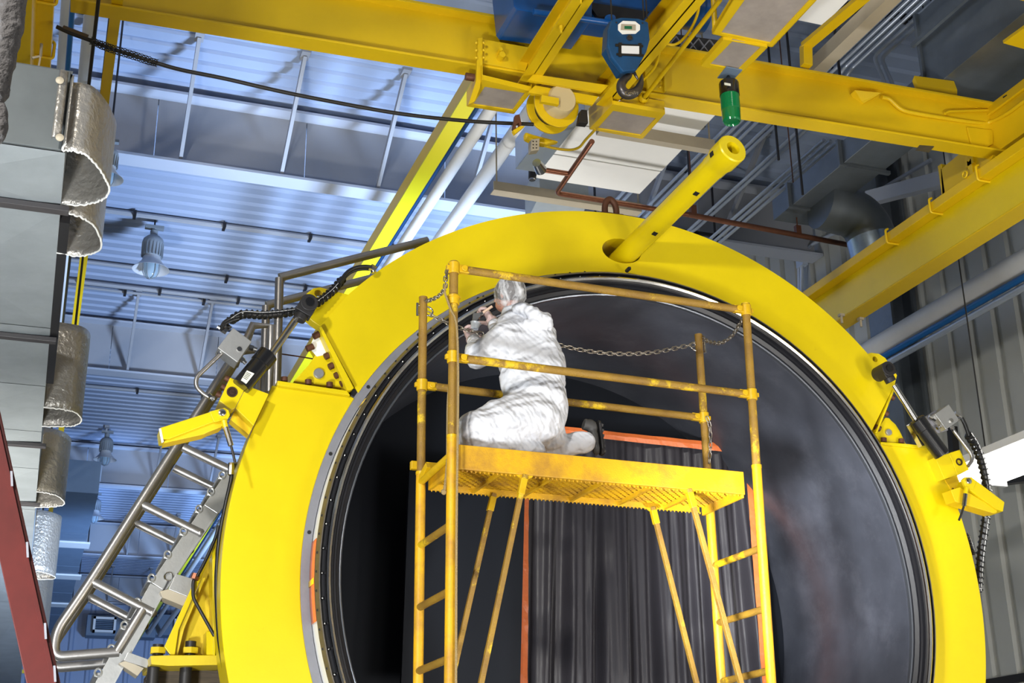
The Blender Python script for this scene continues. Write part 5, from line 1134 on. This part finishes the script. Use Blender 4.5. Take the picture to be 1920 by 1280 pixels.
# festoon cable
t = thing('power_cable', 'sagging black power cable from the left runway to the drum', 'cable', tuple(P(110, 52, y=10.2)))
cp_ = [(106, 50), (132, 62), (165, 74), (205, 90), (250, 104), (290, 117), (340, 131), (420, 147), (520, 170), (620, 190), (750, 213), (880, 227), (1000, 233)]
cpts = smoothpts([P(a, b, y=9.95) for a, b in cp_], 8); mb = MB(); mb.tube(cpts, .017, 10); mb.build('core', M['cable'], t, 60)
gr = cpts[17:42]; mb = MB()
for ph in range(6):
    for sg in (1, -1):
        pp = []
        for i, p in enumerate(gr):
            d = (gr[min(i+1, len(gr)-1)]-gr[max(0, i-1)]).normalized(); sd, u = frame_of(d); a_ = sg*i*.7+ph*pi/3; r_ = .030+(.004 if 3 < i < 22 else 0); pp.append(p+(sd*cos(a_)+u*sin(a_))*r_)
        mb.tube(pp, .0035, 4)
tag(mb.build('mesh_grip', M['cable'], t, 60), kind='stuff')
mb = MB(); mb.tube([P(118, 52, y=9.95), P(165, 70, y=9.95)], .022, 10); mb.build('sleeve', mat('brown_sleeve', (.07, .045, .02), .5), t, 50)
# beacon
bt = P(1366, 152, y=9.0); bbm = P(1367, 222, y=9.0); t = thing('beacon_light', 'green warning beacon with black base hanging from the trolley', 'beacon', tuple(bt))
H = bt.z-bbm.z; r_ = .083
mb = MB(); mb.plate([[P(a, b, z=7.938) for a, b in ((1362, 126), (1392, 132), (1376, 149), (1345, 147))]], (0, 0, .012)); mb.build('mount_plate', M['bluegrey'], t, bevel=.002)
mb = MB(); mb.tube([bt+V((0, 0, -.01)), V((bt.x, bt.y, 7.945))], .012, 8); mb.lathe([(-.04, .02), (0, .03), (.0, .06), (.015, .082), (.03, .088), (.15, .088), (.155, .0)], bt, (0, 0, -1), 32); mb.build('base', M['barrel'], t, 40)
mb = MB(); prof = [(.15, .084)]
for i in range(16): prof += [(.155+.009*i, .084), (.1595+.009*i, .0815)]
prof += [(.31, .083), (H+.02, .080), (H+.035, .07), (H+.02, .06), (H+.015, 0)]
mb.lathe(prof, bt, (0, 0, -1), 36); mb.build('lens', M['greenlens'], t, 25)
mb = MB(); q = P(1364, 158, y=9.0-.09); mb.box(q, (.06, .006, .022)); mb.build('label_plate', M['label'], t)
# davit bar on the girder, top right
t = thing('davit_bar', 'yellow bent bar standing on the far crane girder at top right', 'bar', tuple(P(1508, 110, y=9.75)))
a = P(1511, 116, y=9.75); b = P(1511, 86, y=9.75); c_ = P(1628, -12, z=b.z)
mb = MB(); mb.beam(a-V((0, 0, .05)), b, .10, .08); mb.build('post', M['craneyel'], t, bevel=.004)
mb = MB(); mb.beam(b, c_, .12, .05); mb.build('bar', M['craneyel'], t, bevel=.004)
mb = MB(); mb.plate([[P(1881, 81, z=8.62), P(1935, 42, z=8.62), P(1935, 96, z=8.62)]], (0, 0, .03)); tag(mb.build('walkway_plate', M['craneyel']), 'yellow triangular corner of a walkway plate at the right edge', 'plate')

# ================================================================== LEFT DUCT WITH FOIL FLAPS
ZD = 5.2; XR = -.105
t = thing('left_duct', 'big galvanised duct overhead at the left edge with dark cross straps', 'duct', (-.7, 7, ZD))
ysd = [P(60, py, z=ZD).y for py in (281, 386, 612, 722, 808, 878, 955, 1045, 1130)]+[34]
ysd[0] = 6.97
for i in range(len(ysd)-1):
    y0, y1 = ysd[i]+.006, ysd[i+1]-.006; n = 1; mb = MB()
    c_ = V(((XR-1.3)/2, (y0+y1)/2, ZD-.035)); q = [V((-1.3, y0, ZD)), V((XR, y0, ZD)), V((XR, y1, ZD)), V((-1.3, y1, ZD))]
    mb.add(q+[c_], [(0, 1, 4), (1, 2, 4), (2, 3, 4), (3, 0, 4)])
    mb.add([V((XR, y0, ZD)), V((XR, y1, ZD)), V((XR, y1, ZD+.52)), V((XR, y0, ZD+.52))], [(0, 1, 2, 3)]); mb.add([V((-1.3, y0, ZD)), V((-1.3, y1, ZD)), V((-1.3, y1, ZD+.52)), V((-1.3, y0, ZD+.52))], [(0, 1, 2, 3)])
    mb.build('duct_panel', M['galv'], t)
mb = MB(); mb.bb((-1.3, 6.95, ZD), (XR-.02, 6.97, ZD+.5)); mb.build('end_panel', mat('shaded_end_sheet', (.13, .145, .15), .5, .3, var=.2, vscale=3), t, bevel=.004)  # end sheet coloured darker to stand in for shade on the front
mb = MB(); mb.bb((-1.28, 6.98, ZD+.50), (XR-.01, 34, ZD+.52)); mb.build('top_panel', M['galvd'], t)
for py in (386, 634, 834, 945):
    y = P(60, py, z=ZD-.03).y; mb = MB(); mb.bb((-1.4, y-.035, ZD-.05), (XR+.05, y+.035, ZD-.015)); mb.build('strap', M['strapg'], t, bevel=.003)
mb = MB(); mb.bb((XR+.0, P(104, 720, z=ZD).y-3.2, ZD-.0), (XR+.06, P(104, 720, z=ZD).y, ZD+.06)); mb.build('edge_angle', M['dark'], t)
def flap(label, pts, h, groove=0):
    q_ = [P(a, c_, z=ZD) for a, c_ in pts]; q_[0].x = XR-.002; q_[-1].x = XR-.002; b = smoothpts(q_, 8); n = len(b)-1; t = thing('foil_flap', label, 'flap', tuple(b[0]), 'curled foil flaps on the duct')
    rs = random.Random(len(label)); ed = [rs.uniform(-.006, .006) for _ in range(n+1)]
    def fn(u, v):
        i = min(int(u*n), n-1); f = u*n-i; p = b[i].lerp(b[i+1], f); return V((p.x, p.y, ZD+ed[i]*(1-v)*(1 if 2 < i < n-2 else 0)+h*v))
    mb = MB(); mb.grid(fn, n, 10); mb.build('sheet', M['foil'], t, 60, solid=.006)
    mb = MB(); e = [fn(i/n, 0) for i in range(n+1)]; mb.tube(e, .0065, 6); mb.build('torn_edge', M['whitepaint'], t, 60)
    return t, b
t1, b = flap('topmost curled foil flap with two rivets on the duct end', [(103, 266), (118, 281), (140, 283), (162, 291), (184, 313), (199, 338), (205, 356), (196, 371), (178, 379), (150, 384), (120, 384)], .43)
mb = MB(); a = P(96, 268, z=ZD); mb.grid(lambda u, v: V((a.x+.045*u-.012*sin(pi*u), a.y-.02-.02*sin(pi*u), ZD+.02+.42*v)), 6, 4); mb.build('fixing_strip', M['foil'], t1, 60, solid=.006)
for py in (151, 258): q = P(112, py, y=b[0].y-.03); mb = MB(); mb.lathe([(0, .022), (-.005, .022), (-.012, .008), (-.012, 0)], q, (0, 1, 0), 16); mb.build('rivet', M['tan'], t1, 40)
flap('second curled foil flap just under the topmost one', [(116, 396), (138, 402), (162, 413), (180, 430), (190, 455), (185, 470), (165, 478), (140, 479), (110, 474)], .40)
flap('third foil flap, tall and straight, with bright lower lip', [(103, 765), (120, 768), (138, 772), (150, 780), (152, 790), (140, 797), (118, 799), (95, 800)], .80)
flap('fourth foil flap, bluish, beside the second high bay lamp', [(80, 922), (92, 925), (106, 929), (118, 937), (120, 945), (105, 949), (80, 952)], .72)
flap('fifth foil flap with dark middle streak, above the handrail bend', [(68, 1070), (80, 1073), (95, 1077), (103, 1081), (98, 1085), (72, 1086)], .86)
flap('lowest foil flap, narrow, partly behind the red post', [(60, 1168), (72, 1172), (84, 1176), (88, 1182), (66, 1186)], .90)
# felt lagged bar close to the camera
t = thing('wool_lagging', 'grey woolly lagged bar close by at the top left corner', 'lagging', tuple(P(20, 60, y=2.6)))
mb = MB(); rs = random.Random(3)
limb(mb, [P(34, -60, y=2.6), P(18, 50, y=2.6), P(-6, 175, y=2.6)], [.030, .028, .022]); mb.ball(P(4, 168, y=2.6), .020); mb.ball(P(0, 235, y=2.6), (.018, .02, .05))
meld(mb, .006, 3, 'lagging_core', M['felt'], t, [(.03, .012, 0, 'CLOUDS')])
# red post
t = thing('red_post', 'dark red steel channel post leaning at the lower left corner', 'post', tuple(P(90, 1290, y=4.6)))
a, b = P(-22, 810, y=4.6), P(86, 1300, y=4.6); mb = MB(); mb.beam(a+(a-b)*.3, b+(b-a)*1.4, .098, .012, (0, 1, 0)); mb.build('face', M['red'], t, bevel=.002)
a, b = P(3, 800, y=4.62), P(111, 1290, y=4.62); mb = MB(); mb.beam(a+(a-b)*.3, b+(b-a)*1.4, .010, .05, (0, 1, 0)); mb.build('side_flange', M['red'], t, bevel=.002)
a, b = P(-5, 800, y=4.6), P(103, 1290, y=4.6); mb = MB(); mb.beam(a+(a-b)*.3+V((0, -.01, 0)), b+(b-a)*1.4+V((0, -.01, 0)), .012, .012, (0, 1, 0)); mb.build('rib', M['red'], t)
for py in (900, 1035, 1185, 1262): 
    f = (py-800)/490; q = a.lerp(b, f); mb = MB(); mb.beam(q+V((.006, -.018, .02)), q+V((.014, -.018, -.03)), .007, .003, (0, 1, 0)); mb.build('worn_patch', M['steel'], t)

# ================================================================== STAINLESS STAIR
YS0, YS1 = 9.6, 10.2
t = thing('steel_stair', 'steep stainless stair with looped handrails left of the clamp ring', 'stair', tuple(P(200, 1280, y=9.6)))
def ys(a, b, y=YS0): return P(a, b, y=y)
DY = V((0, YS1-YS0, 0))
for dd in (V(), DY):
    rl = [ys(478, 606), ys(460, 636), ys(322, 850), ys(168, 1092), ys(104, 1192), ys(110, 1232), ys(222, 1222), ys(228, 1212), ys(268, 1142)]
    mb = MB(); mb.tube([p+dd for p in fillet([rl[1], rl[2], rl[3], rl[4]+V((0, 0, .03)), V((rl[4].x+.0, YS0, rl[5].z-.0)), rl[6]], .18, 9)], .036, 16); mb.build('handrail', M['stain'], t, 50)
    mb = MB(); mb.tube([rl[6]+dd-V((.01, 0, .0)), rl[8]+dd], .038, 16); mb.build('rail_stub', M['stain'], t, 50)
    mb = MB(); mb.tube([p+dd for p in [ys(462, 638), ys(474, 610), ys(510, 611), ys(505, 735)]], .034, 14); mb.build('gate_loop', M['stain'], t, 50)
    for a, b in (((343, 838), (430, 880)), ((264, 944), (375, 999)), ((170, 1088), (285, 1148))):
        mb = MB(); mb.tube([ys(*a)+dd, ys(*b)+dd], .032, 14); mb.build('cross_tube', M['stain'], t, 50)
        mb = MB(); mb.ball(ys(*b)+dd, .034, n=12, k=8); mb.build('tube_end', M['stain'], t, 50)
    st = [ys(180, 1310), ys(296, 1100), ys(395, 955), ys(446, 880)]
    sq = []
    for i in range(3):
        a, b = st[i]+dd, st[i+1]+dd; mb = MB(); mb.beam(a, b, .115, .022, (0, 1, 0)); mb.build('stringer', M['alu'], t, bevel=.003)
        d = (b-a).normalized(); nrm_ = V((d.z, 0, -d.x)); mb = MB(); mb.beam(a+nrm_*.056+V((0, -.02, 0)), b+nrm_*.056+V((0, -.02, 0)), .008, .05, (0, 1, 0)); mb.build('stringer_lip', M['alu'], t)
    mb = MB(); mb.tube([ys(518, 740)+dd, ys(524, 522)+dd], .034, 14); mb.build('platform_post', M['stain'], t, 50)
    mb = MB(); mb.tube([ys(524, 520)+dd, ys(802, 451)+dd], .034, 14); mb.build('platform_rail', M['stain'], t, 50)
    mb = MB(); mb.plate([[ys(a, b)+dd for a, b in ((519, 522), (534, 521), (540, 517), (527, 541), (519, 530))]], (0, .02, 0)); mb.build('corner_gusset', M['stain'], t)
for i in range(11):
    f = i/10.5; pt = st[0].lerp(st[1], min(1, f*2.2)) if f < .45 else (st[1].lerp(st[2], (f-.45)/.32) if f < .77 else st[2].lerp(st[3], (f-.77)/.23))
    mb = MB(); mb.bb((pt.x-.10, YS0+.01, pt.z-.015), (pt.x+.02, YS1, pt.z+.015)); mb.build('tread', M['alu'], t, bevel=.006)
    mb = MB(); mb.tube([V((pt.x-.075+.022*cos(a_), YS0-.012, pt.z+.01+.026*sin(a_))) for a_ in [2*pi*k/12 for k in range(12)]], .008, 6, closed=True); mb.build('tread_eye', M['alu'], t, 50)
for (a, b) in ((308, 1085), (275, 1249)):
    q = ys(a+8, b-4, y=9.57); mb = MB(); mb.tube([q+V((.03*cos(k), 0, .03*sin(k))) for k in [2*pi*j/12 for j in range(12)]], .005, 6, closed=True); mb.tube([q-V((0, 0, .03)), q+V((-.03, 0, -.10))], .006, 6); mb.build('locking_pin', M['chrome'], t, 50)
mb = MB(); mb.tube([P(525, 663, y=9.9), P(560, 668, y=9.9), P(590, 673, y=9.9)], .006, 6); tag(mb.build('brown_wire', M['rustpipe'], None, 50), 'thin brown wire between platform post and yellow bracket', 'wire')
# box brackets between stair and saddle
for lb, top, under, y in (('pale metal box bracket tying the stair to the yellow saddle', [(330, 1075), (366, 1086), (361, 1122), (316, 1104)], [(300, 1108), (316, 1104), (361, 1122), (349, 1138), (305, 1120)], 9.5), ('pale metal box bracket tying the stair foot to the base plate', [(240, 1222), (282, 1237), (276, 1252), (232, 1238)], [(222, 1243), (236, 1238), (270, 1252), (258, 1267)], 9.5)):
    tb_ = thing('box_bracket', lb, 'bracket', tuple(P(*top[0], y=y)), 'box brackets of the stair'); mb = MB(); mb.plate([PL(top, y)], (0, .02, 0)); mb.build('face', M['alu'], tb_, bevel=.003)
    mb = MB(); mb.plate([PL(under, y+.01)], (0, .16, 0)); mb.build('underside', M['tan'], tb_, bevel=.003)
# saddle
t = thing('vessel_saddle', 'yellow steel saddle support with bolted base plate at lower left', 'saddle', tuple(P(350, 1235, y=9.4)))
mb = MB(); mb.plate([PL([(282, 1229), (317, 1228), (418, 1228), (418, 1246), (316, 1248), (284, 1245)], 9.30)], (0, .65, 0)); mb.build('base_plate', M['darkyel'], t, bevel=.005)
mb = MB(); mb.plate([PL([(412, 985), (418, 1229), (322, 1229), (308, 1213), (330, 1166), (398, 1030)], 9.50)], (0, .04, 0)); mb.build('gusset', M['darkyel'], t)
for pts, y, d in (([(405, 1000), (409, 1010), (335, 1180), (328, 1228), (320, 1228), (308, 1212), (332, 1160)], 9.34, .03), ([(380, 1082), (386, 1082), (345, 1180), (333, 1228), (322, 1228), (336, 1180)], 9.38, .12), ([(387, 1183), (399, 1183), (400, 1229), (387, 1229)], 9.32, .18), ([(398, 1030), (404, 1020), (404, 1228), (400, 1228)], 9.3, .3)):
    mb = MB(); mb.plate([PL(pts, y)], (0, d, 0)); mb.build('rib', M['darkyel'] if y > 9.35 else M['ringyel'], t, bevel=.004)
for x, yt in ((297, 1208), (358, 1202)):
    a = P(x, yt, y=9.42); b = P(x, 1228, y=9.42); s = 10.2/F
    mb = MB(); mb.cyl(V((a.x, a.y, a.z)), V((a.x, a.y, b.z)), 9*s, n=16); mb.build('stud', M['dark'], t, 40)
    mb = MB(); mb.cyl(V((a.x, a.y, b.z+.05)), V((a.x, a.y, b.z+.01)), 13.5*s, n=6); mb.build('hex_nut', M['darkyel'], t, 30)
    mb = MB(); mb.cyl(V((a.x-.02, a.y, b.z-.08)), V((a.x-.02, a.y, .0)), 10*s, n=16); mb.build('anchor_rod', M['dark'], t, 40)
mb = MB(); mb.bb((.80, 9.6, 0), (1.5, 10.2, 2.75)); mb.build('pedestal', mat('brown_timber_pedestal', (.12, .085, .05), .6, var=.6, vscale=4, stretch=(1, 1, 14)), t)
mb = MB(); mb.tube(fillet([P(368, 1078, y=9.3), P(362, 1090, y=9.3), P(362, 1120, y=9.3), P(402, 1192, y=9.3)], .03), .012, 8); tag(mb.build('bent_tube', M['dark'], None, 50), 'bent dark tube running down the yellow saddle', 'tube')
mb = MB(); mb.tube(smoothpts([P(410, 985, y=9.25), P(403, 1010, y=9.25), P(388, 1045, y=9.25), P(370, 1080, y=9.25)], 5), .012, 8); tag(mb.build('thin_hose', M['hose'], None, 50), 'thin black hose hanging from the clamp edge to the saddle', 'hose')
mb = MB(); mb.cyl(P(368, 1076, y=9.28), P(364, 1086, y=9.28), .03, n=8); tag(mb.build('brass_fitting', M['copper'], None, 40), 'small brass fitting where hose meets the bent tube', 'fitting')
